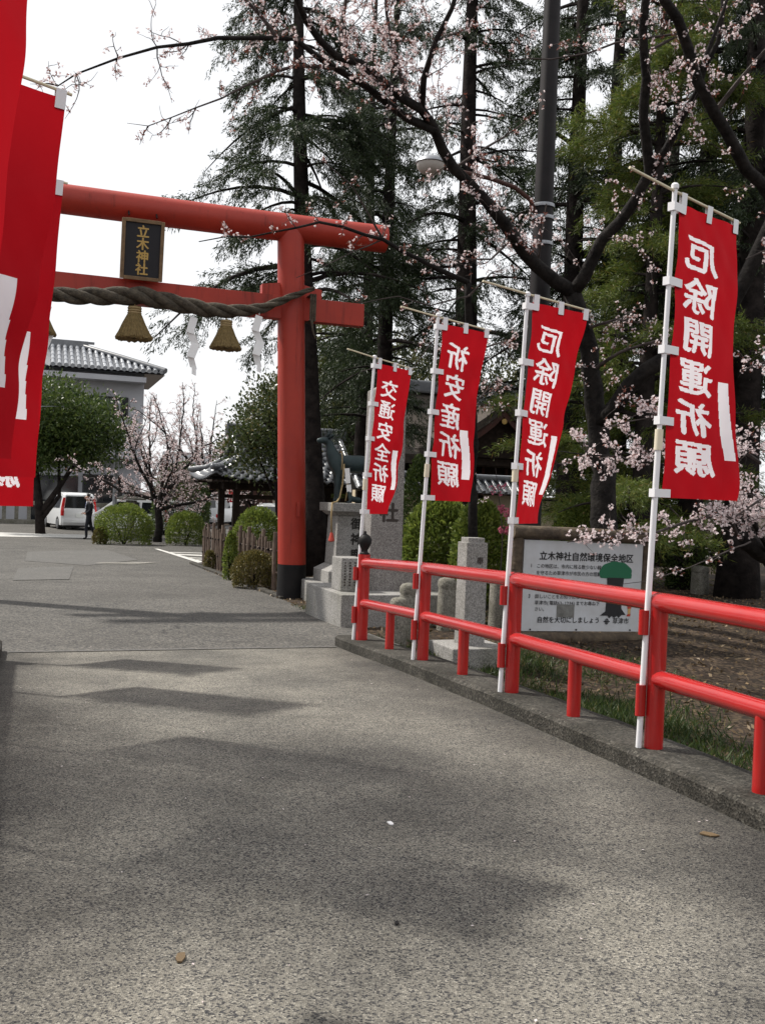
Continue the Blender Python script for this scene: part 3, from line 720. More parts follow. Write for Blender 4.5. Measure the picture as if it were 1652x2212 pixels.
k = carved('社', .02, 1.42, .27, ps, -.1975, M['carve'], .04)
st = thing('inscribed_stone', 'small inscribed granite block at the left of the name pillar, behind the railing end', 'stone', V(11.85, 3.78, .32), ROT)
stone_box(st, 'block', (0, 0, .21), (.30, .42, .42), M['stone'])
for k in range(4):
    b = MB(); zc = .36
    for j in range(9): b.box((-.1+k*.065, -.211, zc-.035*j), (.022+rnd.uniform(-.008, .008), .004, .02)); 
    b.build('inscription', M['carve'], st)

# deer pedestal
pd = thing('stone_pedestal', 'grey granite pedestal with carved characters that carries the bronze deer', 'pedestal', V(14.5, 4.62, -.12), ROT)
stone_box(pd, 'base_block', (0, 0, .11), (1.26, 1.36, .40), M['stone'])
b = MB(); b.box((0, 0, .40), (.86, .86, .18)); b.box((0, 0, .535), (.86, .86, .09), 0, 0, .70); b.build('plinth', M['stone'], pd, bevel=.01)
b = MB(); b.box((0, 0, .96), (.58, .58, .76), 0, 0, .92); sh = b.build('shaft', M['stone'], pd, bevel=.012)
b = MB(); b.box((0, 0, 1.37), (.58, .58, .06), 0, 0, 1.22); b.box((0, 0, 1.465), (.76, .76, .13)); b.build('cap_slab', M['stone'], pd, bevel=.01)
for i, ch in enumerate('御神鹿'):
    kx = .265+ .024*(1-(1.22-.24*i-.58)/.76)
    carved(ch, .03, 1.22-.235*i, .19, sh, -.2735-.012*i, M['ink'], .03)

# skin-modifier bodies
def skinned(name, verts, edges, radii, m, parent=None, sub=2, loc=(0, 0, 0), rotz=0, mats=None, zone=None):
    me = bpy.data.meshes.new(name); me.from_pydata([Vector(v) for v in verts], edges, [])
    o = bpy.data.objects.new(name+'_skin', me); C.objects.link(o)
    md = o.modifiers.new('skin', 'SKIN'); md.use_smooth_shade = True
    lay = me.skin_vertices[0].data
    for i, r in enumerate(radii):
        lay[i].radius = (r, r) if not isinstance(r, tuple) else r; lay[i].use_root = (i == 0)
    sb = o.modifiers.new('sub', 'SUBSURF'); sb.levels = sub; sb.render_levels = sub
    dg = bpy.context.evaluated_depsgraph_get(); dg.update()
    out = bpy.data.meshes.new_from_object(o.evaluated_get(dg)); out.name = name
    bpy.data.objects.remove(o); bpy.data.meshes.remove(me)
    out.polygons.foreach_set('use_smooth', [True]*len(out.polygons))
    out.materials.clear()
    ob = put(name, out, mats or [m], parent, loc, rotz)
    if zone:
        idx = [zone(p.center) for p in out.polygons]; out.polygons.foreach_set('material_index', idx)
    return ob
DZ = 1.53   # deer stands on the cap (local z of pedestal)
deer = thing('deer_statue', 'dark green bronze deer standing on the stone pedestal, facing left', 'statue', V(14.5, 4.62, -.12+DZ), ROT)
dv = [(.02, 0, .60), (-.20, 0, .60), (-.30, 0, .68), (-.34, 0, .80), (-.37, 0, .93), (-.44, 0, .965), (-.53, 0, .945), (-.57, 0, .935),   # 0-7 trunk, neck, head
      (.24, 0, .61), (.36, 0, .62), (.42, 0, .60), (.45, 0, .54),                                                                          # 8-11 rump tail
      (-.21, .075, .46), (-.20, .08, .26), (-.205, .08, .06), (-.225, .08, .0), (-.21, -.075, .46), (-.22, -.08, .26), (-.21, -.08, .06), (-.23, -.08, .0),
      (.33, .08, .48), (.30, .085, .33), (.38, .085, .22), (.36, .085, .05), (.34, .085, .0), (.33, -.08, .48), (.31, -.085, .33), (.38, -.085, .22), (.37, -.085, .05), (.35, -.085, .0)]
de = [(0, 1), (1, 2), (2, 3), (3, 4), (4, 5), (5, 6), (6, 7), (0, 8), (8, 9), (9, 10), (10, 11), (1, 12), (12, 13), (13, 14), (14, 15), (1, 16), (16, 17), (17, 18), (18, 19),
      (9, 20), (20, 21), (21, 22), (22, 23), (23, 24), (9, 25), (25, 26), (26, 27), (27, 28), (28, 29)]
dr = [(.145, .155), (.14, .165), (.115, .125), .085, .072, .066, .046, .034, (.14, .145), (.12, .13), .04, .02, .065, .042, .033, .038, .065, .042, .033, .038, .075, .045, .03, .022, .03, .075, .045, .03, .022, .03]
db = skinned('body', dv, de, dr, M['bronze'], deer)
for s in (-1, 1):
    b = MB(); b.tube([(-.385, s*.05, .985), (-.35, s*.10, 1.03), (-.33, s*.13, 1.045)], [.02, .028, .004], 8); b.build('ear', M['bronze'], deer, smooth='all')
    b = MB(); b.tube([(-.40, s*.035, 1.01), (-.375, s*.05, 1.06), (-.36, s*.07, 1.13)], [.014, .011, .004], 7); b.build('antler', M['bronze'], deer, smooth='all')
fawn = thing('fawn_statue', 'small bronze fawn lying between the legs of the deer', 'statue', V(14.24, 4.62, -.12+DZ), ROT); fawn.scale = (.62, .62, .62)
skinned('body', [(0, 0, .09), (-.10, 0, .11), (-.15, 0, .19), (-.16, 0, .27), (-.22, 0, .27), (.12, 0, .085), (.17, .03, .05), (-.16, -.05, .03), (-.24, -.05, .02)], [(0, 1), (1, 2), (2, 3), (3, 4), (0, 5), (5, 6), (1, 7), (7, 8)], [.075, .07, .045, .042, .02, .07, .04, .028, .02], M['bronze'], fawn)
rp_ = thing('neck_rope', 'thin straw rope looped round the deer and hanging over the pedestal', 'rope', V(14.5, 4.62, -.12+DZ), ROT)
b = MB()
b.tube([(-.18+.02*math.cos(a), .17*math.cos(a), .63+.17*math.sin(a)) for a in [2*math.pi*i/20 for i in range(21)]], .010, 6)
b.tube([(-.17, -.17, .6), (-.19, -.2, .3), (-.23, -.2, .08), (-.30, -.3, .02), (-.40, -.39, .0), (-.415, -.41, -.2), (-.40, -.40, -.45)], .013, 6)
b.tube([(-.17, -.18, .55), (-.10, -.2, .25), (-.14, -.22, .03)], .012, 6); b.build('cord', M['stick'], rp_, smooth='all')
for i, (x, z) in enumerate([(-.13, .53), (-.12, .42), (-.10, .28)]):
    b = MB(); b.prism([(x-.04, z), (x+.04, z+.01), (x+.05, z-.11), (x-.02, z-.12)], lambda a, c: (a, -.20-.01*i, c), lambda a, c: (a, -.203-.01*i, c)); b.build('paper_fold', M['paper'], rp_)
b = MB(); b.lathe([(.02, 0), (.05, -.12), (.02, -.14)], (-.40, -.41, -.45), 10); b.build('red_tassel', M['signred'], rp_)

# votive post with plinth
vp = thing('stone_post', 'slim pale granite votive post on a square plinth beside the notice board', 'post', V(9.5, 4.42, -.24), ROT)
stone_box(vp, 'plinth', (0, 0, .05), (.66, .66, .34), M['stone'])
b = MB(); b.box((0, 0, .76), (.245, .245, 1.10), 0, 0, .985); sh2 = b.build('shaft', M['stone'], vp, bevel=.008)
b = MB(); b.box((0, 0, 1.33), (.19, .19, .06)); b.build('stepped_top', M['stone'], vp, bevel=.006)
carved('奉', .035, 1.12, .085, sh2, -.1235, M['carve'], .02)
# rough stone bollards
def bollard(x, y, Y, w_, label, m, seed):
    p = P(x, y, Y); t, w = TW(p); g = gz(t, w)
    o = thing('stone_bollard', label, 'bollard', V(t, w, g-.05), ROT, 'short stone posts behind the railing')
    rs = random.Random(seed); h = p.z-g+.05; b = MB()
    prof = [(w_*.54, 0), (w_*.52, h*.4), (w_*.5, h-.14), (w_*.49, h-.13), (w_*.54, h-.11), (w_*.52, h-.05), (w_*.40, h-.015), (w_*.16, h)]
    vs = []; fs = []; n = 16
    for r, z in prof:
        for j in range(n):
            a = 2*math.pi*j/n+math.pi/16; sq = 1/max(abs(math.cos(a)), abs(math.sin(a))); q = r*(.55+.45*min(sq, 1.32))*(1+rs.uniform(-.03, .03)); vs.append((q*math.cos(a), q*math.sin(a), z))
    for i in range(len(prof)-1):
        for j in range(n): j2 = (j+1) % n; fs.append((i*n+j, i*n+j2, (i+1)*n+j2, (i+1)*n+j))
    fs.append(tuple((len(prof)-1)*n+j for j in range(n))); b.add(vs, fs); b.build('shaft', m, o, smooth=45)
bollard(862, 1290, 10.7, .175, 'short rough stone bollard nearest the end of the railing', M['stone_old'], 1)
bollard(883, 1259, 11.2, .18, 'taller rough stone bollard behind the railing end', M['stone_old'], 2)
bollard(966, 1247, 11.9, .20, 'dark stone bollard left of the votive post', M['stone_old'], 3)
bollard(1078, 1236, 12.2, .20, 'mossy stone bollard between votive post and notice board', M['stone_old'], 4)
bollard(1512, 1222, 19.0, .30, 'stone bollard far behind the notice board under the blossoms', M['stone_old'], 5)
bollard(1466, 1168, 22.0, .34, 'squat stone post in the shade beyond the notice board', M['stone_old'], 6)

# ------------------------------------------------------------------ notice board
a0 = P(1128, 1165, 11.5); ts_, w0_ = TW(a0); w1_ = 7.06; bw = w1_-w0_; z0_, z1_ = .0, 1.08
nb = thing('notice_board', 'white conservation area notice board in a log frame behind the red railing', 'sign', V(ts_, w0_, -.34), ROT)
nb.rotation_euler = (0, R(.9), ROT)
zb = .34
b = MB(); b.box((bw/2, 0, zb+(z0_+z1_)/2), (bw, .025, z1_-z0_)); brd = b.build('board', M['signwhite'], nb, bevel=.003)
for x, nm in ((-.075, 'post'), (bw+.075, 'post')):
    b = MB(); b.tube([(x, .02, -.25), (x, .02, .6), (x, .02, zb+z1_+.15)], [.078, .075, .07], 14, jit=.03); b.build('log_post', M['log'], nb, smooth=50)
b = MB(); b.tube([(-.16, -.0, zb+z1_+.085), (bw/2, 0, zb+z1_+.09), (bw+.16, 0, zb+z1_+.08)], .082, 14, jit=.03); b.build('log_beam', M['log'], nb, smooth=50)
b = MB(); b.tube([(-.02, -.0, zb-.085), (bw/2, 0, zb-.09), (bw+.02, 0, zb-.085)], .075, 14, jit=.03); b.build('log_beam', M['log'], nb, smooth=50)
fy = -.0155
def line(txt, xf, zf, size, m=M['signblack'], bold=.006, sx=1.0, nm='text_line'):
    return plane_text(txt, bw*xf, zb+z1_-(z1_-z0_)*zf, size, m, brd, bold, fy, False, 1.0, nm, True, sx)
line('立木神社自然環境保全地区', .125, .205, .1085, bold=.03, nm='title')
line('1', .055, .30, .062); line('この地区は、市内に残る数少ない緑と自然', .105, .30, .0555)
line('を守るため草津市が市民の方の理解と', .105, .375, .0555)
line('2', .05, .53, .066); line('昭和61年8月17日', .105, .53, .066)
line('3', .05, .635, .066); line('詳しいことをお知りになりたい方は、', .105, .635, .0555)
line('草津市(電話63-1234)までお尋ね下', .105, .705, .0555); line('さい。', .105, .775, .0555)
line('自然を大切にしましょう', .13, .90, .0785, bold=.022, nm='slogan'); line('草津市', .765, .905, .078, bold=.01, nm='city_name')
def flat(nm, pts, m, dy=0.0):
    b = MB(); b.prism(pts, lambda x, z: (bw*x, fy+.001-dy, zb+z1_-(z1_-z0_)*z), lambda x, z: (bw*x, fy-.003-dy, zb+z1_-(z1_-z0_)*z)); return b.build(nm, m, brd)
cr_ = []
for i in range(40):
    a = 2*math.pi*i/40; q = 1+.055*abs(math.sin(a*4.5)); cr_.append((.772+.135*q*math.cos(a), .335-.125*q*math.sin(a) if math.sin(a) > -.2 else .335+.055-.01*math.sin(a)))
flat('tree_crown', cr_, M['signgreen'])
flat('tree_trunk', [(.70, .39), (.845, .39), (.83, .60), (.835, .74), (.875, .81), (.84, .81), (.815, .845), (.80, .82), (.775, .845), (.755, .82), (.735, .85), (.72, .82), (.655, .82), (.70, .77), (.705, .55)], M['signblack'], .001)
flat('figure_shirt', [(.885, .625), (.915, .61), (.93, .69), (.89, .71)], M['signblue'])
flat('figure_arm', [(.84, .635), (.885, .64), (.885, .66), (.845, .665)], M['signskin'])
flat('figure_shorts', [(.888, .71), (.925, .70), (.92, .735), (.89, .74)], M['signred'])
flat('figure_leg', [(.893, .74), (.917, .735), (.915, .80), (.895, .80)], M['signskin'])
flat('figure_shoe', [(.893, .80), (.918, .795), (.915, .825), (.885, .825)], M['signred'])
flat('old_sticker', [(.29, .70), (.435, .70), (.435, .845), (.29, .845)], M['signgrey'])
b = MB(); b.lathe([(.034, -.002), (.034, .002)], (0, 0, 0), 20); 
ring = MB()
for i in range(20):
    a, c = 2*math.pi*i/20, 2*math.pi*(i+1)/20
    ring.add([(bw*.715+r*.8*math.cos(q), fy-.002, zb+z1_-(z1_-z0_)*.885+r*1.15*math.sin(q)) for r in (.022, .033) for q in (a, c)], [(0, 1, 3, 2)])
ring.box((bw*.715, fy-.002, zb+z1_-(z1_-z0_)*.885), (.085, .003, .012)); ring.box((bw*.715, fy-.002, zb+z1_-(z1_-z0_)*.885), (.012, .0035, .04)); ring.build('city_emblem', M['signblack'], brd)
for xx in (.08, .46, .92):
    b = MB(); b.tube([(bw*xx, -.012, zb+.02), (bw*xx, -.022, zb+.02)], .011, 8); b.build('bolt', M['signblack'], brd)


# ------------------------------------------------------------------ lamp post
lb = P(1140, 1200, 13.2); lb.z = gz(*TW(lb))-.05; lt = P(1204, -260, 13.2)
lp = thing('street_lamp', 'dark brown steel lamp post with a curved arm rising behind the banners', 'street lamp', lb)
b = MB(); b.tube([lb-lb, (lt-lb)*.35, (lt-lb)*.7, lt-lb], [.155, .145, .12, .10], 20); b.build('pole', M['lamp'], lp, smooth=50)
for y in (446, 472, 528):
    c = P(1172, y, 13.2); f = (c.z-lb.z)/(lt.z-lb.z); q = (lt-lb)*f; b = MB(); b.lathe([(.150, -.022), (.153, 0), (.150, .022)], q, 20); b.build('steel_band', M['steel'], lp, smooth=50)
arm = [P(1158, 468, 13.15), P(1145, 432, 13.1), P(1112, 405, 13.0), P(1060, 386, 12.9), P(1000, 372, 12.85), P(955, 362, 12.8)]
b = MB(); b.tube([q-lb for q in arm], [.032, .032, .03, .028, .027, .026], 10); b.build('arm', M['redwood'], lp, smooth='all')
hd = P(930, 352, 12.8)-lb; b = MB(); b.lathe([(.03, .07), (.12, .065), (.19, .02), (.20, -.01), (.19, -.02)][::-1], hd, 20); b.build('lamp_hood', M['steel'], lp, smooth=50)
b = MB(); b.lathe([(.185, -.02), (.175, -.07), (.13, -.12), (.05, -.145)][::-1], hd, 20); b.build('lamp_lens', M['glasslamp'], lp, smooth=50)

# ------------------------------------------------------------------ vegetation
def unit(v): return v/np.maximum(1e-9, np.linalg.norm(v, axis=-1, keepdims=True))
class Leaves:
    def __init__(s): s.p = []; s.d = []; s.l = []; s.w = []
    def add(s, p, d, l, w): s.p.append(p); s.d.append(d); s.l.append(np.broadcast_to(l, (len(p),))); s.w.append(np.broadcast_to(w, (len(p),)))
    def build(s, name, m, parent, stuff=True):
        v, f = blades(np.concatenate(s.p), np.concatenate(s.d), np.concatenate(s.l), np.concatenate(s.w))
        o = put(name, np_mesh(name, v, f), m, parent)
        if stuff: o['kind'] = 'stuff'
        return o

def conifer(label, seed, H, hb, rmax, nb, tr=.2, style='hinoki', leafm=None, lean=(0, 0), droop=.35, dens=1.0, btop=None):
    rs = np.random.RandomState(seed)
    o = thing('conifer_tree', label, 'tree', (0, 0, 0), 0, 'conifers of the shrine wood')
    tb = MB(); n = 12; axis = []
    for i in range(n+1):
        q = i/n; axis.append(Vector((lean[0]*q*H+.05*math.sin(q*7+seed), lean[1]*q*H+.05*math.cos(q*6+seed), q*H)))
    rad = [tr*(1.35 if i == 0 else 1)*(1-.88*(i/n)**1.1) for i in range(n+1)]
    tb.tube(axis, rad, 12, jit=.05); tb.build('trunk', M['bark'], o, smooth='all')
    bb = MB(); L = Leaves()
    top = btop or H*.97
    def ax(z): q = max(0, min(.999, z/H))*n; i = int(q); f = q-i; return axis[i]*(1-f)+axis[i+1]*f
    nb = int(nb*1.45)
    for k in range(nb):
        q = ((k+rs.uniform(0, 1))/nb)
        z = hb+(top-hb)*min(1, max(0, q+rs.normal()*.03)); az = rs.uniform(0, 6.283)
        ln = rmax*(1-.75*q**1.4)*rs.choice([rs.uniform(.35, .6), rs.uniform(.6, 1.15)])
        dirh = np.array([math.cos(az), math.sin(az), 0]); c = ax(z)
        rise = rs.uniform(-.05, .45) if style == 'hinoki' else rs.uniform(.05, .5)
        bend = rs.uniform(-.25, .25); pts = []
        m_ = 6
        for i in range(m_+1):
            s = i/m_; pp = np.array(c[:]) + dirh*ln*s + np.array([-dirh[1], dirh[0], 0])*ln*bend*s*s
            pp[2] += ln*(rise*s - droop*s*s*1.3 + .25*droop*s**3)
            pts.append(pp)
        r_ = .018+.014*ln
        bb.tube([Vector(p_) for p_ in pts], [r_*(1-.85*i/m_) for i in range(m_+1)], 5, cap=False)
        pts = np.array(pts); ntw = int((7+ln*6)*dens)
        for j in range(ntw):
            s = .22+.78*(j+rs.uniform(0, 1))/ntw; fi = min(m_-1, int(s*m_)); f = s*m_-fi
            base = pts[fi]*(1-f)+pts[fi+1]*f; bd = unit(pts[fi+1]-pts[fi])
            side = np.array([-bd[1], bd[0], 0])*(1 if j % 2 else -1)
            td = unit(bd*.6+side*rs.uniform(.2, 1.0)+np.array([0, 0, rs.uniform(-.9, .45) if style == 'hinoki' else rs.uniform(-.35, .35)]))
            if noise.noise(Vector(base*.9)+Vector((seed, 0, 0))) < -.12 and rs.uniform() < .8: continue
            tl = (.30+.42*(1-abs(s-.5)))*rs.uniform(.6, 1.25)*(.8 if style == 'sugi' else 1)
            nbm = int((66 if style == 'hinoki' else 72)*dens*tl/.5)
            u = rs.uniform(.05, 1, nbm); pos = base+td*tl*u[:, None]; pos[:, 2] -= droop*.55*tl*u*u
            if style == 'hinoki':
                pos += rs.normal(size=(nbm, 3))*.035
                dd = td*rs.uniform(.35, 1.0, (nbm, 1)) + rs.normal(size=(nbm, 3))*.5; dd[:, 2] -= rs.uniform(.15, 1.0, nbm)
                L.add(pos, dd, rs.uniform(.05, .13, nbm), rs.uniform(.011, .026, nbm))
            else:
                pos += rs.normal(size=(nbm, 3))*.05
                dd = td*rs.uniform(.5, 1.2, (nbm, 1)) + rs.normal(size=(nbm, 3))*.55; dd[:, 2] += rs.uniform(-.7, .35, nbm)
                L.add(pos, dd, rs.uniform(.06, .15, nbm), rs.uniform(.008, .019, nbm))
    bb.build('branches', M['bark'], o)['kind'] = 'stuff'
    L.build('crown', leafm or M['hinoki'], o)
    return o
def plant(tree, x, Y, rz, s=1., label=None, ybase=1180, yoff=0):
    p = P(x, ybase, Y); t, w = TW(p); tree.location = (p.x, p.y, ground_z(t, w)-.05); tree.rotation_euler = (0, 0, rz); tree.scale = (s, s, s)
    if label: tree['label'] = label
    return tree
cA = conifer('tall cypress directly behind the gate with branches reaching left over the beam', 1, 17, 5.6, 3.7, 44, .265, 'hinoki', lean=(-.06, 0), dens=1.35, btop=13.8, droop=.5)
plant(cA, 678, 21, 0.0)
cB = conifer('straight cypress just right of the gate pillar', 2, 17, 3.6, 3.0, 50, .25, 'hinoki', lean=(.0, 0), dens=1.05, btop=14.5)
plant(cB, 815, 24, 1.0)
cC = conifer('thick trunked cypress seen between two banners, left of the lamp post', 3, 18, 5.6, 3.2, 40, .33, 'hinoki', lean=(.015, 0), dens=1.05, btop=14.5)
plant(cC, 992, 22, 2.2)
cD = conifer('bright yellow green cedar right of the lamp post', 4, 13, 1.2, 2.5, 84, .19, 'sugi', M['sugi'], dens=1.5, droop=.3)
plant(cD, 1385, 17.5, .4)
for src, x, Y, rz, s, lb in [
    (cB, 772, 28, 3.3, 1.0, 'slender cypress behind the gate pillar cypress, seen through its gaps'),
    (cB, 1215, 21, .7, 1.1, 'dark cypress between lamp post and yellow green cedar'),
    (cC, 1300, 26, 1.5, 1.1, 'dark cypress behind the yellow green cedar'),
    (cB, 1490, 20, 2.9, 1.1, 'dark cypress right of the yellow green cedar'),
    (cC, 1600, 18.5, 3.6, 1.0, 'dark cypress behind the nearest banner at right'),
    (cB, 1700, 21, 4.2, 1.1, 'dark cypress at the right edge of the picture'),
    (cB, 1420, 30, 5.5, 1.2, 'far dark cypress in the second row of the wood'),
    (cC, 1570, 29, 0.3, 1.2, 'far dark cypress closing the wood at the right'),
    (cC, 1840, 24, 1.2, 1.2, 'dark cypress just outside the right edge'),
    (cC, 'L', 0, .8, .95, 'tall cypress on the left bank outside the picture, dappling the bridge with shade')]:
    if x == 'L':
        o = plant(copy_tree(src), 100, 20, rz, s, lb); o.location = (-8.8, 7.5, -.4); continue
    plant(copy_tree(src), x, Y, rz, s, lb)
cE = conifer('young cedar with feathery branches right of the gate pillar', 8, 6.5, .5, 1.7, 60, .11, 'sugi', M['sugi'], dens=1.1, droop=.35)
plant(cE, 735, 35, 1, 1.35)
plant(copy_tree(cE), 1330, 21, 2.1, 1.1, 'young cedar low behind the cherry trunk')
plant(copy_tree(cE), 1500, 23, 3.1, 1.25, 'young cedar in the shade behind the nearest banner')

def broadleaf(name, label, loc, blobs, nclump, nleaf, leaf, m, trunk, seed, barkm=None, clr=.32, group=None, cat='tree', twig=.02, updir=.3):
    """blobs: (x,y,z,rx,ry,rz) crown volumes; trunk: list of (pts, r0, r1)"""
    rs = np.random.RandomState(seed); o = thing(name, label, cat, loc, 0, group)
    tb = MB()
    for pts, ra, rb in trunk:
        k = len(pts); tb.tube(pts, [ra+(rb-ra)*i/(k-1) for i in range(k)], 8, jit=.05)
    vol = np.array([b[3]*b[4]*b[5] for b in blobs]); vol = vol/vol.sum(); L = Leaves()
    tips = [Vector(p[-1]) for p, _, _ in trunk]
    for k in range(nclump):
        b = blobs[rs.choice(len(blobs), p=vol)]; d = unit(rs.normal(size=3)); r = rs.uniform(.35, 1.0)**.45
        c = np.array(b[:3])+d*np.array(b[3:])*r
        n = int(nleaf*rs.uniform(.5, 1.4)); q = rs.normal(size=(n, 3))*clr*.5; pos = c+q
        dd = q*1.2/clr + rs.normal(size=(n, 3))*.7; dd[:, 2] += updir
        L.add(pos, dd, rs.uniform(.7, 1.3, n)*leaf, rs.uniform(.7, 1.3, n)*leaf*.52)
        if twig and k % 2 == 0:
            tip = min(tips, key=lambda v: (v-Vector(c)).length); mid = (tip+Vector(c))/2+Vector((rs.normal()*.15, rs.normal()*.15, .1))
            tb.tube([tip, mid, Vector(c)], [twig, twig*.6, twig*.25], 5, cap=False)
    tb.build('trunk', barkm or M['bark'], o, smooth='all'); L.build('crown', m, o); return o
g = GP(88, 1128); g = P(120, 1125, 41); g.z = -.5
broadleaf('evergreen_tree', 'dense dark green dome shaped evergreen in front of the grey building', g,
    [(-.7, 0, 4.9, 2.5, 2.0, 1.5), (1.2, 0, 4.6, 1.6, 1.6, 1.2), (2.2, 0, 3.7, 1.0, 1.2, .8), (-1.5, 0, 3.9, 2.4, 1.8, 1.2), (.2, .2, 3.6, 1.8, 1.6, .7)], 420, 80, .17, M['evergreen'],
    [([(-.6, 0, -.1), (-.7, 0, 1.2), (-.9, .1, 2.6), (-1.3, 0, 4)], .22, .07), ([(-.6, 0, .9), (.2, 0, 2.1), (.9, 0, 3.3), (1.3, 0, 4.3)], .14, .05), ([(-.6, 0, .6), (.1, .1, 1.6), (.0, .2, 3.4)], .12, .05)], 31, clr=.55)
g = P(575, 1150, 25); g.z = -.3
broadleaf('camellia_tree', 'glossy leaved small evergreen tree left of the gate pillar over the tiled roof', g,
    [(-.1, 0, 3.7, .85, .9, 1.0), (.35, 0, 2.9, .75, .8, .6), (-.5, 0, 2.9, .7, .7, .6), (.2, 0, 4.2, .5, .5, .5)], 170, 36, .10, M['camellia'],
    [([(.35, 0, -.1), (.3, 0, 1.0), (.2, 0, 2.1), (.1, 0, 3.4)], .085, .02), ([(.25, 0, 1.6), (-.1, 0, 2.4), (-.4, 0, 3.0)], .04, .015), ([(.25, 0, 1.5), (.45, 0, 2.4), (.5, 0, 3.2)], .04, .015)], 33, clr=.34, twig=.014)
# olive coloured trees low behind the wood
for k, (x, Y, s, lb) in enumerate([(690, 36, 1.15, 'olive green tree filling the gap right of the gate pillar'), (850, 46, 1.3, 'olive green tree behind the childbirth banner'), (960, 48, 1.4, 'yellowish tree above the bark roof'), (1125, 46, 1.3, 'olive tree behind the second banner from the right'), (610, 44, 1.0, 'pale olive tree far behind the tiled pavilion'), (540, 50, .9, 'hazy tree beyond the pavilion roof')]):
    if k == 0:
        ol = broadleaf('olive_tree', lb, (0, 0, 0), [(0, 0, 5.0, 2.0, 2.0, 1.6), (-1.0, 0, 3.6, 1.4, 1.5, 1.1), (1.1, 0, 3.8, 1.4, 1.5, 1.3), (.2, 0, 6.6, 1.2, 1.2, 1.2)], 250, 46, .15, M['olive'],
            [([(0, 0, -.1), (.1, 0, 1.5), (-.1, 0, 3), (0, 0, 5.5)], .17, .04), ([(.05, 0, 1.8), (.8, .2, 3), (1.1, 0, 4.2)], .08, .03), ([(.05, 0, 1.6), (-.7, -.2, 2.7), (-1.1, 0, 4)], .08, .03)], 35, clr=.5, group='olive trees behind the gate')
        t_ = ol
    else: t_ = copy_tree(ol)
    plant(t_, x, Y, k*1.3, s*.95, lb)

def shrub(label, c, r, n, m, leaf=.05, seed=0, name='shrub', group='clipped shrubs', stems=True, flatten=.2):
    """round bush, base at c, radii r"""
    rs = np.random.RandomState(seed); o = thing(name, label, 'shrub', c, 0, group)
    d = unit(rs.normal(size=(n, 3))); d[:, 2] = np.where(d[:, 2] < -.75, -d[:, 2], d[:, 2])
    lump = np.array([noise.noise(Vector(q*2.1)+Vector((seed, 0, 0)))+.6*noise.noise(Vector(q*5)+Vector((0, seed, 0))) for q in d])
    rad = (1+.10*lump)*rs.uniform(.0, 1., n)**.13
    hz_ = np.hypot(d[:, 0], d[:, 1]); sc_ = np.where(d[:, 2] < 0, (1-.22*d[:, 2]**2)/np.maximum(.2, hz_), 1.0); d2 = d.copy(); d2[:, :2] *= sc_[:, None]
    pos = d2*np.array(r)*rad[:, None]; pos[:, 2] = np.maximum(.015, (pos[:, 2]+r[2]*.78)*1.04)
    dd = d*.7+rs.normal(size=(n, 3))*.6; dd[:, 2] += .35
    L = Leaves(); L.add(pos, dd, rs.uniform(.7, 1.4, n)*leaf, rs.uniform(.7, 1.3, n)*leaf*.5)
    b = MB()
    for k in range(6):
        a = rs.uniform(0, 6.28); e = Vector((math.cos(a)*r[0]*.4, math.sin(a)*r[1]*.4, r[2]*rs.uniform(.6, 1.1))); b.tube([Vector((0, 0, -.05)), e*.5+Vector((0, 0, .05)), e], [.03, .02, .008], 5)
    b.build('stems', M['bark'], o); L.build('crown', m, o); return o
def bush_at(xc, ytop, ybot, wpx, Y, **kw):
    p = P(xc, ybot, Y); t, w = TW(p); g = ground_z(t, w); k = Y/F; h = P(xc, ytop, Y).z-g
    return shrub(c=(p.x, p.y, g), r=(wpx*k/2, wpx*k/2*.9, h/1.85), **kw)
bush_at(268, 1090, 1178, 122, 34.2, n=9000, m=M['shrub'], leaf=.075, seed=1, label='large round clipped bush beside the walking man')
bush_at(400, 1106, 1178, 84, 35, n=6000, m=M['shrub'], leaf=.07, seed=2, label='smaller round bush right of the cherry trunk')
bush_at(216, 1140, 1172, 30, 33.6, n=1600, m=M['shrubdry'], leaf=.06, seed=3, label='low brownish shrub tucked at the foot of the large round bush')
bush_at(556, 1098, 1200, 118, 20.5, n=9000, m=M['shrub'], leaf=.055, seed=4, label='bright green hedge bush behind the bamboo fence')
bush_at(548, 1192, 1272, 98, 17.3, n=7000, m=M['shrubdry'], leaf=.042, seed=5, label='dry olive shrub at the foot of the gate pillar')
bush_at(497, 1150, 1240, 28, 19.0, n=2200, m=M['shrub'], leaf=.05, seed=6, label='bright green shoots growing through the bamboo fence')
bush_at(452, 1190, 1225, 22, 22.5, n=900, m=M['shrubdry'], leaf=.05, seed=7, label='tiny shrub at the left end of the bamboo fence')
bush_at(390, 1000, 1125, 125, 44, n=8000, m=M['evergreen'], leaf=.11, seed=8, label='dark green bush behind the small cherry tree', name='bush')
bush_at(945, 1078, 1255, 160, 16.0, n=10000, m=M['shrub'], leaf=.085, seed=9, label='yellow green leafy bush behind the stone bollards', name='bush')
bush_at(1035, 1084, 1235, 125, 15.0, n=9000, m=M['shrub'], leaf=.075, seed=10, label='glossy green bush left of the notice board', name='bush')
bush_at(1238, 1078, 1180, 110, 17.0, n=7000, m=M['shrub'], leaf=.05, seed=11, label='round green bush above the notice board', name='bush')
bush_at(905, 990, 1200, 100, 19.0, n=7000, m=M['evergreen'], leaf=.07, seed=12, label='dark bush between name pillar and second banner', name='bush')
bush_at(1480, 1150, 1230, 90, 20.0, n=5000, m=M['evergreen'], leaf=.06, seed=13, label='dark low bush in the shade at right', name='bush')

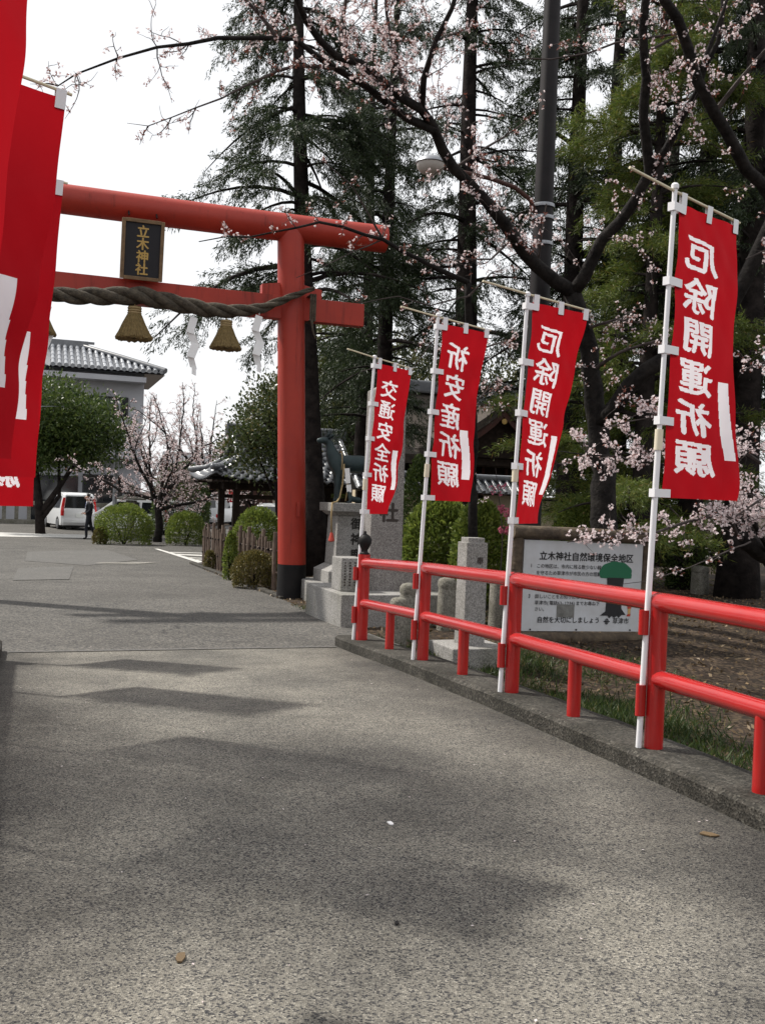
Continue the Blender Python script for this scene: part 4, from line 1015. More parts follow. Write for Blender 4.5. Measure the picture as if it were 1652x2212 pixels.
# --- cherries
def wander(rs, a, d, ln, n, curl=.3, up=0.05):
    pts = [np.array(a)]; d = unit(np.array(d, float))
    for i in range(n):
        d = unit(d+rs.normal(size=3)*curl/ n**.5+np.array([0, 0, up/n])); pts.append(pts[-1]+d*ln/n)
    return pts
class Bloom:
    def __init__(s): s.c = []; s.k = []
    def add(s, c, k): s.c.append(np.array(c)); s.k.append(k)
def flowers(cs, kinds, rs, size=1.0):
    """clusters -> petal blades and bud blades; kind in 0..1 is the share of open flowers"""
    P_, D_, L_, W_ = [], [], [], []; Bp, Bd, Bl, Bw = [], [], [], []
    for c, k in zip(cs, kinds):
        nf = rs.randint(3, 7)
        for i in range(nf):
            off = unit(rs.normal(size=3)); fc = c+off*.03*size*rs.uniform(.5, 1.3)
            if rs.uniform() < k:
                n = unit(off+rs.normal(size=3)*.5); a = unit(np.cross(n, rs.normal(size=3))); b = np.cross(n, a)
                for j in range(5):
                    th = j*1.2566; r = a*math.cos(th)+b*math.sin(th)
                    P_.append(fc); D_.append(r+n*.45); L_.append(.0185*size); W_.append(.0185*size)
            else:
                Bp.append(c); Bd.append(off+np.array([0, 0, -.2])); Bl.append(.036*size*rs.uniform(.6, 1.2)); Bw.append(.011*size)
        for i in range(2):
            off = unit(rs.normal(size=3)); Bp.append(c); Bd.append(off); Bl.append(.026*size); Bw.append(.008*size)
    return (P_, D_, L_, W_), (Bp, Bd, Bl, Bw)
def cherry(label, limbs, seed, loc=(0, 0, 0), tw=2.2, twl=(.5, 1.3), openk=.5, size=1.0, skip=.12, petal=None, sub=3, group='blossoming cherry trees', twigr=.007, clus=.08, trunkm=None):
    rs = np.random.RandomState(seed); loc = Vector(loc)
    o = thing('cherry_tree', label, 'tree', loc, 0, group); base = np.array(loc[:])
    tb = MB(); wb = MB(); B = Bloom()
    for lim in limbs:
        pts, ra, rb = lim[:3]; opt = lim[3] if len(lim) > 3 else {}
        pts = [np.array(p_[:], float)-base for p_ in pts]
        # densify with a little wobble
        dp = [pts[0]]; 
        for a, b in zip(pts, pts[1:]):
            m_ = max(1, int(np.linalg.norm(b-a)/.22))
            for i in range(1, m_+1):
                q = a+(b-a)*i/m_; dp.append(q+(rs.normal(size=3)*.02*min(1, ra/.06) if i < m_ else 0))
        k = len(dp); rr = [ra+(rb-ra)*(i/(k-1))**.8 for i in range(k)]
        (tb if ra > .03 else wb).tube([Vector(p_) for p_ in dp], rr, 9 if ra > .05 else 6, cap=True, jit=.06 if ra > .05 else 0)
        dens = opt.get('tw', tw); ok = opt.get('open', openk); lo, hi = opt.get('twl', twl)
        length = sum(np.linalg.norm(b-a) for a, b in zip(dp, dp[1:])); nt_ = int(length*dens)
        for j in range(nt_):
            s = opt.get('from', skip)+(1-opt.get('from', skip))*(j+rs.uniform(0, 1))/max(1, nt_); i = min(k-2, int(s*(k-1))); a = dp[i]; bd = unit(dp[i+1]-dp[i])
            side = unit(np.cross(bd, rs.normal(size=3))); d = unit(bd*.6+side*.9+np.array([0, 0, opt.get('up', .25)]))
            ln = rs.uniform(lo, hi)*(1-.35*s); tp_ = wander(rs, a, d, ln, 6, .55)
            wb.tube([Vector(q) for q in tp_], [twigr*(1-.75*i/6) for i in range(7)], 4, cap=False)
            subs = [tp_]
            for q in range(sub):
                i2 = rs.randint(1, 6); d2 = unit(tp_[i2+0]-tp_[i2-1]+rs.normal(size=3)*.8); s2 = wander(rs, tp_[i2], d2, ln*rs.uniform(.25, .55), 4, .5)
                wb.tube([Vector(q_) for q_ in s2], [twigr*.55*(1-.6*i/4) for i in range(5)], 3, cap=False); subs.append(s2)
            for s_ in subs:
                L_ = sum(np.linalg.norm(b-a) for a, b in zip(s_, s_[1:])); nc = max(1, int(L_/clus*rs.uniform(.5, 1.2)))
                for q in range(nc):
                    f = rs.uniform(.15, 1)*(len(s_)-1); i3 = min(len(s_)-2, int(f)); B.add(s_[i3]+(s_[i3+1]-s_[i3])*(f-i3)+rs.normal(size=3)*.012, ok)
    tb.build('trunk', trunkm or M['cherrybark'], o, smooth='all')
    if wb.v: wb.build('twigs', M['twig'], o)['kind'] = 'stuff'
    pe, bu = flowers(B.c, B.k, rs, size)
    L = Leaves(); L.add(np.array(pe[0]), np.array(pe[1]), np.array(pe[2]), np.array(pe[3])); L.build('blossoms', petal or M['blossom'], o)
    L = Leaves(); L.add(np.array(bu[0]), np.array(bu[1]), np.array(bu[2]), np.array(bu[3])); L.build('buds', M['bud'], o)
    return o
def PL(*a): return [P(*q) for q in a]
g0 = P(1312, 1200, 13.5); g0.z = gz(*TW(g0))-.05
lo = dict(open=.3, tw=3.2)
limbs = [
  (PL((1312, 1205, 13.5), (1302, 1050, 13.5), (1290, 912, 13.4), (1275, 804, 13.2), (1260, 712, 13.0), (1236, 632, 12.8)), .20, .11, dict(tw=.4)),
  (PL((1236, 632, 12.8), (1159, 575, 12.5), (1108, 511, 12.1), (1044, 428, 11.6), (980, 364, 11.2), (936, 274, 10.8), (910, 236, 10.6), (821, 172, 10.2), (725, 121, 9.8), (661, 45, 9.4), (625, -40, 9.1), (600, -140, 8.9)), .10, .026, dict(open=.5, tw=6.0, up=.3)),
  (PL((936, 280, 10.8), (878, 255, 10.6), (789, 185, 10.3), (693, 128, 10.0), (636, 83, 9.8), (560, 82, 9.6), (470, 82, 9.4), (340, 102, 9.2), (255, 126, 9.05), (165, 160, 8.95), (125, 186, 8.9), (100, 180, 8.9)), .05, .003, dict(open=.35, tw=6.0, twl=(.2, .7), up=.6)),
  (PL((740, 150, 10.1), (640, 142, 9.9), (560, 172, 9.6), (480, 212, 9.4), (370, 254, 9.2), (320, 272, 9.15), (275, 266, 9.1)), .024, .002, dict(tw=4.5, open=.08, twl=(.2, .55))),
  (PL((910, 240, 10.6), (915, 170, 10.4), (940, 90, 10.2), (975, 20, 10.1), (1000, -60, 10)), .04, .02, dict(open=.5, tw=9)),
  (PL((760, 140, 10), (735, 80, 9.9), (745, 10, 9.8), (760, -60, 9.7)), .03, .015, dict(open=.45, tw=9)),
  (PL((600, 82, 9.7), (560, 30, 9.6), (500, -30, 9.5)), .025, .012, dict(open=.4, tw=8)),
  (PL((880, 210, 10.5), (850, 110, 10.4), (835, 30, 10.3), (830, -50, 10.2)), .03, .015, dict(open=.5, tw=9)),
  (PL((1236, 632, 12.8), (1300, 517, 12.4), (1370, 434, 12.0), (1402, 372, 11.8), (1389, 255, 11.5), (1388, 64, 11.1), (1388, -60, 10.9)), .09, .045, dict(open=.6, tw=4.0)),
  (PL((1402, 372, 11.8), (1440, 320, 11.6), (1472, 255, 11.4), (1504, 200, 11.2), (1550, 90, 11), (1560, -20, 10.9)), .055, .02, dict(open=.65, tw=4.5)),
  (PL((1400, 110, 11.2), (1480, 70, 11.2), (1330, 92, 11.2), (1270, 115, 11.2), (1190, 128, 11.1), (1100, 130, 11.0), (1060, 105, 11)), .02, .006, dict(open=.25, tw=2.4, twl=(.3, .7))),
  (PL((1290, 912, 13.4), (1330, 876, 13.0), (1360, 831, 12.8), (1395, 800, 12.7), (1433, 777, 12.6), (1500, 735, 12.5), (1584, 650, 12.3), (1610, 600, 12.2), (1640, 535, 12.1), (1690, 430, 12)), 0.12, .085, dict(tw=1.0, open=.4)),
  (PL((980, 364, 11.2), (1030, 330, 11.2), (1090, 295, 11.3), (1150, 250, 11.4)), .02, .006, dict(tw=2, open=.2)),
  (PL((1275, 804, 13.2), (1340, 760, 12.6), (1420, 735, 12.2), (1500, 760, 12)), .03, .01, dict(open=.55, tw=5.0)),
  (PL((1260, 712, 13.0), (1330, 690, 12.5), (1400, 700, 12.2)), .025, .008, dict(open=.4, tw=4)),
  (PL((1108, 511, 12.1), (1060, 560, 11.9), (1010, 560, 11.7), (960, 530, 11.6)), .02, .006, dict(open=.25, tw=4)),
  (PL((1159, 575, 12.5), (1170, 500, 12.2), (1180, 440, 12.1)), .02, .008, dict(open=.35, tw=5, twl=(.3, .7))),
]
cherry('large old cherry tree forking behind the notice board and arching over the road', limbs, 51, g0)
# second cherry: limb entering from the right and a low blossoming trunk
g1 = P(1700, 1330, 13.0); g1.z = gz(*TW(g1))-.05
limbs = [
  (PL((1700, 1345, 13.0), (1690, 1230, 13.0), (1640, 1190, 12.6), (1600, 1165, 12.2)), .20, .12, dict(tw=.2)),
  (PL((1690, 1230, 13.0), (1760, 950, 12.8), (1750, 650, 12.4), (1690, 470, 12.0), (1644, 396, 11.7), (1593, 332, 11.4), (1542, 243, 11.1), (1504, 172, 10.9), (1478, 83, 10.7), (1434, 0, 10.4), (1400, -80, 10.2)), .15, .05, dict(open=.55, tw=3.0)),
  (PL((1542, 243, 11.1), (1590, 180, 10.9), (1650, 110, 10.7), (1700, 60, 10.6)), .03, .012, dict(open=.5, tw=2.6)),
  (PL((1504, 172, 10.9), (1540, 80, 10.8), (1575, -20, 10.7)), .035, .015, dict(open=.6, tw=2.6)),
  (PL((1600, 1165, 12.2), (1563, 1105, 11.4), (1483, 1127, 10.8), (1411, 1152, 10.4), (1305, 1160, 10.1), (1225, 1171, 9.9)), .03, .006, dict(open=.9, tw=9.0, twl=(.2, .5), up=.35)),
  (PL((1660, 1190, 12.4), (1600, 1080, 11.6), (1540, 1040, 11.0), (1450, 1010, 10.7), (1330, 985, 10.5), (1210, 975, 10.4)), .04, .006, dict(open=.92, tw=16.0, twl=(.2, .6), up=.3)),
  (PL((1640, 1000, 11.5), (1520, 930, 11.0), (1420, 900, 10.8), (1300, 925, 10.7)), .025, .006, dict(open=.85, tw=13.0, twl=(.2, .6))),
  (PL((1720, 1100, 11), (1640, 1080, 10.8), (1580, 1120, 10.6), (1500, 1090, 10.5)), .02, .006, dict(open=.9, tw=13.0, twl=(.2, .5))),
  (PL((1620, 1170, 11.8), (1560, 1195, 11.0), (1490, 1225, 10.5), (1400, 1255, 10.1), (1340, 1262, 9.9)), .012, .003, dict(open=.5, tw=1.6, twl=(.1, .3))),
  (PL((1760, 800, 12.0), (1660, 780, 11.6), (1600, 800, 11.3)), .025, .008, dict(open=.6, tw=7, twl=(.25, .6))),
  (PL((1760, 560, 11.6), (1680, 530, 11.2), (1610, 560, 11)), .025, .008, dict(open=.55, tw=6, twl=(.25, .6))),
]
cherry('cherry tree at the right edge with dense low blossom behind the nearest banner', limbs, 52, g1, size=1.1)
# third cherry behind the childbirth banner, its bough crossing the gate
g2 = P(1025, 1230, 14.0); g2.z = gz(*TW(g2))-.05
limbs = [
  (PL((1025, 1235, 14.0), (1020, 1000, 13.6), (1016, 760, 13.0), (1012, 690, 12.8), (1011, 610, 12.6)), .075, .045, dict(tw=.3)),
  (PL((1011, 610, 12.6), (907, 561, 12.2), (827, 517, 11.8), (740, 490, 11.4), (690, 480, 11.2), (640, 492, 11.0), (540, 512, 10.8), (430, 522, 10.6)), .038, .006, dict(open=.4, tw=5, twl=(.15, .5), up=.5)),
  (PL((827, 517, 11.8), (800, 470, 11.6), (760, 400, 11.4), (700, 350, 11.2), (640, 330, 11)), .016, .004, dict(open=.2, tw=3, twl=(.2, .5))),
  (PL((827, 517, 11.8), (760, 545, 11.6), (700, 575, 11.4), (640, 600, 11.3)), .012, .004, dict(open=.4, tw=3, twl=(.15, .4))),
  (PL((1011, 640, 12.6), (930, 660, 12.2), (860, 640, 12), (780, 655, 11.8), (740, 645, 11.7)), .014, .004, dict(open=.2, tw=2.4, twl=(.2, .5))),
  (PL((1016, 760, 13.0), (1080, 740, 13), (1110, 780, 13)), .02, .006, dict(open=.5, tw=7, twl=(.3, .7))),
  (PL((1018, 880, 13.2), (1070, 820, 13.2), (1120, 850, 13.2)), .02, .006, dict(open=.5, tw=6, twl=(.3, .7))),
  (PL((1012, 640, 12.6), (1060, 590, 12.5), (1110, 600, 12.4)), .016, .005, dict(open=.3, tw=5, twl=(.3, .6))),
  (PL((1012, 700, 12.8), (930, 740, 12.8), (890, 800, 12.9)), .016, .005, dict(open=.35, tw=5, twl=(.3, .6))),
]
cherry('slim cherry tree behind the childbirth banner whose bough crosses the gate', limbs, 53, g2)
# small cherry in the lot
def wild_cherry(label, loc, H, spread, seed, n=9, ok=.75, size=1.9, tw=5.0, dens=.16, **kw):
    rs = np.random.RandomState(seed); loc = Vector(loc); b = np.array(loc[:]); limbs = []
    tr = [b, b+np.array([.05, 0, H*.12]), b+np.array([.0, 0, H*.24])]; limbs.append((tr, H*.026, H*.02, dict(tw=0)))
    for k in range(n):
        az = k*2.4+rs.uniform(-.4, .4); el = rs.uniform(.2, 1.25); d = np.array([math.cos(az)*math.cos(el), math.sin(az)*math.cos(el)*.8, math.sin(el)])
        pts = wander(rs, tr[-1]-np.array([0, 0, rs.uniform(0, H*.06)]), d, spread*rs.uniform(.75, 1.1)*(1+.25*math.sin(el)), 6, .35, .25); limbs.append((pts, H*.012, .01, dict(tw=tw, open=ok)))
        for q in range(2):
            i = rs.randint(1, 4); d2 = unit(pts[i+1]-pts[i]+rs.normal(size=3)*.6); p2 = wander(rs, pts[i], d2, spread*.55, 4, .4, .2); limbs.append((p2, .025, .008, dict(tw=tw, open=ok)))
    return cherry(label, limbs, seed, loc, size=size, twl=(.35, .95), twigr=.012, clus=dens, **kw)
g = GP(340, 1171); wild_cherry('small spreading pink cherry tree between the two round bushes', g, 6.6, 4.0, 61, n=12, ok=.6, size=1.55, tw=5.0, dens=.18)
g = GP(440, 1150); g = P(440, 1150, 48); g.z = -.5; wild_cherry('taller budding cherry behind the small pink cherry', g, 9.0, 4.6, 62, ok=.35, size=2.2, tw=3.2, dens=.3)
# cherry just left of the frame whose crown shades the bridge
g = V(5.1, -3.75, -.4); wild_cherry('cherry tree on the left bank outside the picture, shading the bridge', g, 6.4, 2.7, 63, n=11, ok=.7, size=1.5, tw=6.0, dens=.12)
# magenta blossoms on a small shrub
g = P(1080, 1235, 14.5); g.z = gz(*TW(g))
cherry('small magenta blossoming shrub before the cream wall', [(PL((1080, 1240, 14.5), (1085, 1150, 14.5), (1075, 1060, 14.5), (1070, 1010, 14.5)), .012, .004, dict(tw=5, open=.9, twl=(.12, .32), **{'from': .45})), (PL((1085, 1150, 14.5), (1105, 1085, 14.5)), .008, .003, dict(tw=7, open=.9, twl=(.1, .25)))], 64, g, petal=M['plum'], group='magenta shrub', size=1.2, twigr=.004)

# ground cover on the bank
def scatter(name, label, n, tr_, wr_, m, seed, ln, wd, upv, dens=None, cat=None):
    rs = np.random.RandomState(seed); P_ = []; D_ = []
    while len(P_) < n:
        t = rs.uniform(*tr_); w = rs.uniform(*wr_)
        if dens and rs.uniform() > dens(t, w): continue
        x, y = XY(t, w); P_.append((x, y, ground_z(t, w)+.004)); D_.append((rs.normal()*.6, rs.normal()*.6, upv*rs.uniform(.5, 1.2)))
    P_ = np.array(P_); D_ = np.array(D_); v, f = blades(P_, D_, rs.uniform(.5, 1.3, n)*ln, rs.uniform(.6, 1.3, n)*wd)
    o = put(name, np_mesh(name, v, f), m); tag(o, label, cat, kind='stuff')
def gd(t, w): return max(0, min(1, (noise.noise(Vector((t*.7, w*.7, 9)))*1.6+.35)))*(1 if w < 5.2 else .35)
scatter('grass', 'patchy short grass on the bank behind the railing', 26000, (-1, 10), (3.4, 6.5), M['grass'], 5, .12, .010, 1.0, gd, 'grass')
scatter('grass', 'thin grass and weeds at the foot of the monuments', 4000, (9.7, 14), (3.55, 7), M['grass'], 6, .06, .008, 1.0, gd, 'grass')
rs_ = np.random.RandomState(77); n_ = 260; pt = rs_.uniform(1.5, 22, n_); pw = rs_.uniform(-.2, 2.9, n_); P_ = np.array([list(XY(a, c))+[road_z(a)+.006+.004*(a > 9.6)] for a, c in zip(pt, pw)])
v_, f_ = blades(P_, np.c_[rs_.normal(size=(n_, 2)), np.full(n_, .05)], rs_.uniform(.008, .018, n_), rs_.uniform(.006, .012, n_)); v_[:, 2] = np.repeat(P_[:, 2], 4)
tag(put('fallen_petals', np_mesh('fallen_petals', v_, f_), M['blossom']), 'few pale petals and specks lying on the bridge and road', 'petals', kind='stuff')
scatter('leaf_litter', 'brown fallen leaves scattered on the bank', 14000, (0, 22), (3.6, 14), M['litter'], 7, .06, .03, .25, None, 'leaves')

# ------------------------------------------------------------------ bamboo fence by the gate
fe = thing('bamboo_fence', 'weathered low bamboo fence left of the gate pillar with shrubs growing through', 'fence', V(16.6, 4.0, -.15), 0)
fo = fe.location.copy(); rf = random.Random(4); t = 16.65; k = 0
while t < 24.5:
    h = .90+rf.uniform(-.09, .07); r = .02+rf.uniform(-.005, .008); w = 4.0+rf.uniform(-.02, .02)+(.03 if k % 2 else -.03)
    if k % 9 == 0: r, h = .042, 1.0+rf.uniform(0, .05)
    b = MB(); a = V(t, w, road_z(t)-.1)-fo; c = V(t+rf.uniform(-.03, .03), w+rf.uniform(-.015, .015), road_z(t)+h)-fo
    b.tube([a, a+(c-a)*.33, a+(c-a)*.66, c], [r, r*.97, r*.95, r*.9], 7, jit=.04); b.build('bamboo_pole', M['bamboo'], fe, smooth=45)
    t += rf.uniform(.085, .15); k += 1
for h in (.3, .68):
    b = MB(); b.tube([V(tt, 4.0, road_z(tt)+h)-fo for tt in rng(16.55, 24.5, 1)], .018, 6); b.build('fence_rail', M['bamboo'], fe)
    for tt in rng(16.8, 24.3, .36):
        b = MB(); b.ball(V(tt, 3.97, road_z(tt)+h)-fo, (.035, .035, .028), 6); b.build('rope_knot', M['bark'], fe)
eb = MB()
for i, tt in enumerate(rng(14.9, 24.4, .55)[:-1]):
    eb = MB(); eb.box((0, 0, 0), (.13, .53, .14)); eb.build('edging_stone', M['kerb'], None, V(tt+.27, 3.72, road_z(tt)-.03), ROT, bevel=.012)
es = [o for o in C.objects if o.name.startswith('edging_stone')]
er = thing('road_edging', 'row of low concrete edging blocks between road and bamboo fence', 'edging', V(14.9, 3.72, -.15), 0)
for o in es: o.parent = er; o.location = o.location-er.location

# ------------------------------------------------------------------ tiled pavilion
def roof_tile_mesh(wd, ln):
    b = MB(); n = 6; vs = []; fs = []
    for j, y in enumerate((0, ln)):
        for i in range(n+1):
            u = i/n; z = .035*math.sin(u*2*math.pi-.6)*(.9 if j else 1)+(0.02 if j == 0 else 0)
            vs.append((wd*(u-.5), y, z))
    for i in range(n): fs.append((i, i+1, n+2+i, n+1+i))
    for i in range(n+1): vs.append((vs[i][0], 0, vs[i][2]-.03))
    for i in range(n): fs.append((i+1, i, 2*(n+1)+i, 2*(n+1)+i+1))
    b.add(vs, fs); return b.mesh('tile', 'all')
pv_o = P(613, 1120, 30.5); pv_o.z = -.38
pv = thing('water_pavilion', 'open pavilion with dark glossy tiled hip and gable roof left of the gate pillar', 'pavilion', pv_o, ROT)
EZ, RZ_, HX, HY, GX = 2.28, 3.66, 2.62, 2.1, 1.7
for sx in (-1, 1):
    for sy in (-1, 1):
        b = MB(); b.box((sx*1.75, sy*1.2, 1.15), (.19, .19, 2.3)); p_ = b.build('post', M['wood'], pv, bevel=.01)
        b = MB(); b.box((sx*1.75, sy*1.2, .06), (.36, .36, .14), 0, 0, .85); b.build('post_stone', M['stone'], pv, bevel=.01)
for sy in (-1, 1):
    b = MB(); b.box((0, sy*1.2, 2.08), (4.3, .13, .2)); b.build('beam', M['wood'], pv, bevel=.01)
    b = MB(); b.box((0, sy*1.2, 1.78), (3.6, .09, .12)); b.build('beam', M['wood'], pv, bevel=.01)
for sx in (-1, 1):
    b = MB(); b.box((sx*1.75, 0, 2.1), (.12, 3.2, .18)); b.build('beam', M['wood'], pv, bevel=.01)
b = MB(); b.box((0, 0, .32), (2.2, .9, .62)); b.build('water_basin', M['stone_old'], pv, bevel=.03)
def zc(f): return EZ+(RZ_-EZ)*(f**1.18)          # concave slope
def lift(x): return .22*max(0, (abs(x)-1.5)/1.25)**2
rb = MB()
for s in (-1, 1):       # under-roof boards, following the slope
    vs = []; fs = []; NF = 8
    for i in range(NF+1):
        f = i/NF; xe = GX if f >= .5 else HX-(HX-GX)*f/.5
        for j in range(9):
            x = -xe+2*xe*j/8; vs.append((x, s*HY*(1-f), zc(f)+lift(x)*(1-f)-.05))
    for i in range(NF):
        for j in range(8): fs.append((i*9+j, i*9+j+1, (i+1)*9+j+1, (i+1)*9+j))
    rb.add(vs, fs)
for s in (-1, 1):
    vs = []; fs = []
    for i in range(5):
        f = .5*i/4; ye = HY*(1-f); x = s*(HX-(HX-GX)*f/.5)
        for j in range(7): y = -ye+2*ye*j/6; vs.append((x, y, zc(f)+lift(x)*(1-f)*(abs(y)/ye)**2-.05))
    for i in range(4):
        for j in range(6): fs.append((i*7+j, i*7+j+1, (i+1)*7+j+1, (i+1)*7+j))
    rb.add(vs, fs)
    rb.add([(s*(GX-.1), -HY*.5, zc(.5)-.05), (s*(GX-.1), HY*.5, zc(.5)-.05), (s*(GX-.1), 0, RZ_-.03)], [(0, 1, 2)])
roof = rb.build('roof', M['wood'], pv)
TM = roof_tile_mesh(.262, .33); TM.materials.append(M['tile'])
def add_tile(x, y, z, rx, rz, scale=1.0, m=None):
    o = bpy.data.objects.new('tile', TM if m is None else m); C.objects.link(o); o.parent = roof; o.location = (x, y, z); o.rotation_euler = (rx, 0, rz); return o
rows = 11
for i in range(rows):
    f = i/rows; f2 = (i+1)/rows; y = -HY*(1-f); dz = zc(f2)-zc(f); sl = math.atan2(dz, HY/rows)
    xe = GX+.05 if f >= .5 else HX-(HX-GX)*f/.5
    nx = int(2*xe/.25)
    for j in range(nx):
        x = -xe+.125+(2*xe-.25)*j/(nx-1); add_tile(x, y-.03, zc(f)+lift(x)*(1-f)+.0, sl, 0)
for i in range(5):
    f = .5*i/5; f2 = .5*(i+1)/5; x = -(HX-(HX-GX)*f/.5); ye = HY*(1-f); nx = int(2*ye/.25); sl = math.atan2(zc(f2)-zc(f), (HX-GX)/5)
    for j in range(nx):
        y = ye-.125-(2*ye-.25)*j/(nx-1); add_tile(x-.03, y, zc(f)+lift(x)*(1-f)*(abs(y)/ye)**2, sl, -math.pi/2)
# back and far slopes of tile as one covering
bk = MB()
for i in range(rows):
    f = i/rows; f2 = (i+1)/rows; xe = GX+.05 if f >= .5 else HX-(HX-GX)*f/.5
    bk.box((0, HY*(1-f)-HY/rows/2, (zc(f)+zc(f2))/2+.02), (2*xe, HY/rows*1.1, .05))
o_ = bk.build('back_tiles', M['tile'], roof); o_['kind'] = 'stuff'
def ridge(pts, r, nm='ridge'):
    b = MB()
    for a, c in zip(pts, pts[1:]): pass
    b.tube(pts, r, 8); 
    for q in rng(0, 1, .12):
        n_ = len(pts)-1; k_ = min(n_-1, int(q*n_)); f_ = q*n_-k_; p = Vector(pts[k_])*(1-f_)+Vector(pts[k_+1])*f_; b.ball(p, r*1.13, 8)
    b.build(nm, M['tile'], roof, smooth=50)
b = MB(); b.box((0, 0, RZ_+.1), (2*GX+.2, .26, .28)); b.build('main_ridge', M['tile'], roof, bevel=.03)
ridge([(-GX-.15, 0, RZ_+.28), (GX+.15, 0, RZ_+.28)], .09)
for sx in (-1, 1):
    for sy in (-1, 1):
        ridge([(sx*GX, 0, RZ_+.08), (sx*GX, sy*HY*.3, zc(.7)+.1), (sx*GX, sy*HY*.55, zc(.45)+.1)], .085)
        ridge([(sx*GX, sy*HY*.5, zc(.5)+.08), (sx*(GX+.5), sy*HY*.74, zc(.25)+.13), (sx*HX, sy*HY, EZ+.33)], .085)
    b = MB(); b.box((sx*(GX+.16), 0, RZ_+.2), (.1, .34, .42), 0, 0, .7); b.build('ridge_end_tile', M['tile'], roof, bevel=.03)
for s in (-1, 1):
    b = MB()
    for j in range(40): b.box((-2.6+5.2*j/39, s*1.65, EZ-.06), (.06, .85, .06))
    o_ = b.build('rafters', M['wood'], pv); o_['kind'] = 'stuff'

# ------------------------------------------------------------------ grey two storey building at left
bc = P(354, 804, 58); bc.z = -.55
gb = thing('grey_building', 'two storey grey plaster building with silver tiled roof behind the trees at left', 'building', bc, ROT)
# local: x along the front (0 = right corner, negative to the left), y back
BL, BD, EH = 34, 12, 9.0
b = MB(); b.box((-BL/2-1, BD/2+1, EH/2), (BL, BD, EH)); wl = b.build('wall', M['plaster'], gb)
rr = MB(); OV = .9; RH = 1.75; RY = 4.6
rr.add([(-BL-2, -OV+.9, EH), (.1, -OV+.9, EH), (-RY, RY, EH+RH), (-BL-2, RY, EH+RH)], [(0, 1, 2, 3)]); rr.add([(.1, 0, EH), (.1, 2*RY, EH), (-RY, RY, EH+RH)], [(0, 1, 2)])
rr.add([(-BL-2, 2*RY, EH), (.1, 2*RY, EH), (-RY, RY, EH+RH), (-BL-2, RY, EH+RH)], [(0, 3, 2, 1)]); rr.add([(-BL-2, 0, EH-.12), (.1, 0, EH-.12), (.1, 2*RY, EH-.12), (-BL-2, 2*RY, EH-.12)], [(0, 1, 2, 3)])
rf_ = rr.build('roof', M['tile'], gb)
def column(x0, y0, z0, x1, y1, z1, r, m, parent, steps=5):
    """stepped half round column of tiles"""
    b = MB(); a = Vector((x0, y0, z0)); c = Vector((x1, y1, z1)); d = (c-a); 
    for i in range(steps):
        p0 = a+d*(i/steps); p1 = a+d*((i+1.03)/steps); b.tube([p0, p1], [r*1.14, r*.93], 8)
    return b.build('tile_column', m, parent, smooth=50)
for i in range(62):
    x = -.1-.36*i; top = min(RY, max(.3, -x+.1)) 
    column(x, -.03, EH+.05, x, top, EH+RH*top/RY+.05, .115, M['tilelight'], rf_, max(2, int(top/.8)))
for i in range(12):
    y = .3+.36*i; column(.12, y, EH+.05, .1-y if y < RY else 0, y, EH+RH*min(1, y/RY)+.05, .115, M['tilelight'], rf_, max(2, int(y/.9)))
b = MB(); b.box((-RY-15, RY, EH+RH+.12), (31, .5, .5)); b.build('main_ridge', M['tile'], rf_, bevel=.05)
b = MB(); b.tube([(-RY, RY, EH+RH+.1), (-RY*.5, RY*.5, EH+RH*.5+.16), (.12, 0, EH+.14)], .17, 8); b.build('hip_ridge', M['tile'], rf_, smooth=50)
b = MB(); b.box((-RY+.4, RY, EH+RH+.3), (.9, .2, .14)); b.build('ridge_end_tile', M['tile'], rf_)
b = MB(); b.box((-BL/2-1, .4, EH-.5), (BL, 1.15, .3)); b.build('eaves_board', M['plaster'], gb)
def window(cx, cz, w_, h_, parent):
    b = MB(); b.box((cx, .97, cz), (w_, .07, h_)); f = b.build('window', M['glass'], parent)
    for (x, z, ww, hh) in ((cx-w_/2, cz, .1, h_+.1), (cx+w_/2, cz, .1, h_+.1), (cx, cz+h_/2, w_, .1), (cx, cz-h_/2, w_+.2, .12), (cx, cz, .07, h_)):
        b = MB(); b.box((x, .93, z), (ww, .1, hh)); b.build('frame', M['trim'], f)
for cx in (-3.0, -7.6, -12.5, -17.4, -22): window(cx, 6.9, 2.1, 1.1, gb)
for cx in (-3.2, -14, -20): window(cx, 2.0, 2.2, 1.6, gb)
b = MB(); b.box((-BL/2-1, .55, 3.75), (BL, 1.0, .16), 0); b.build('pent_roof', M['trim'], gb)
b = MB(); b.box((-5.9, .95, 1.35), (2.6, .12, 2.7)); b.build('entrance', M['glass'], gb)

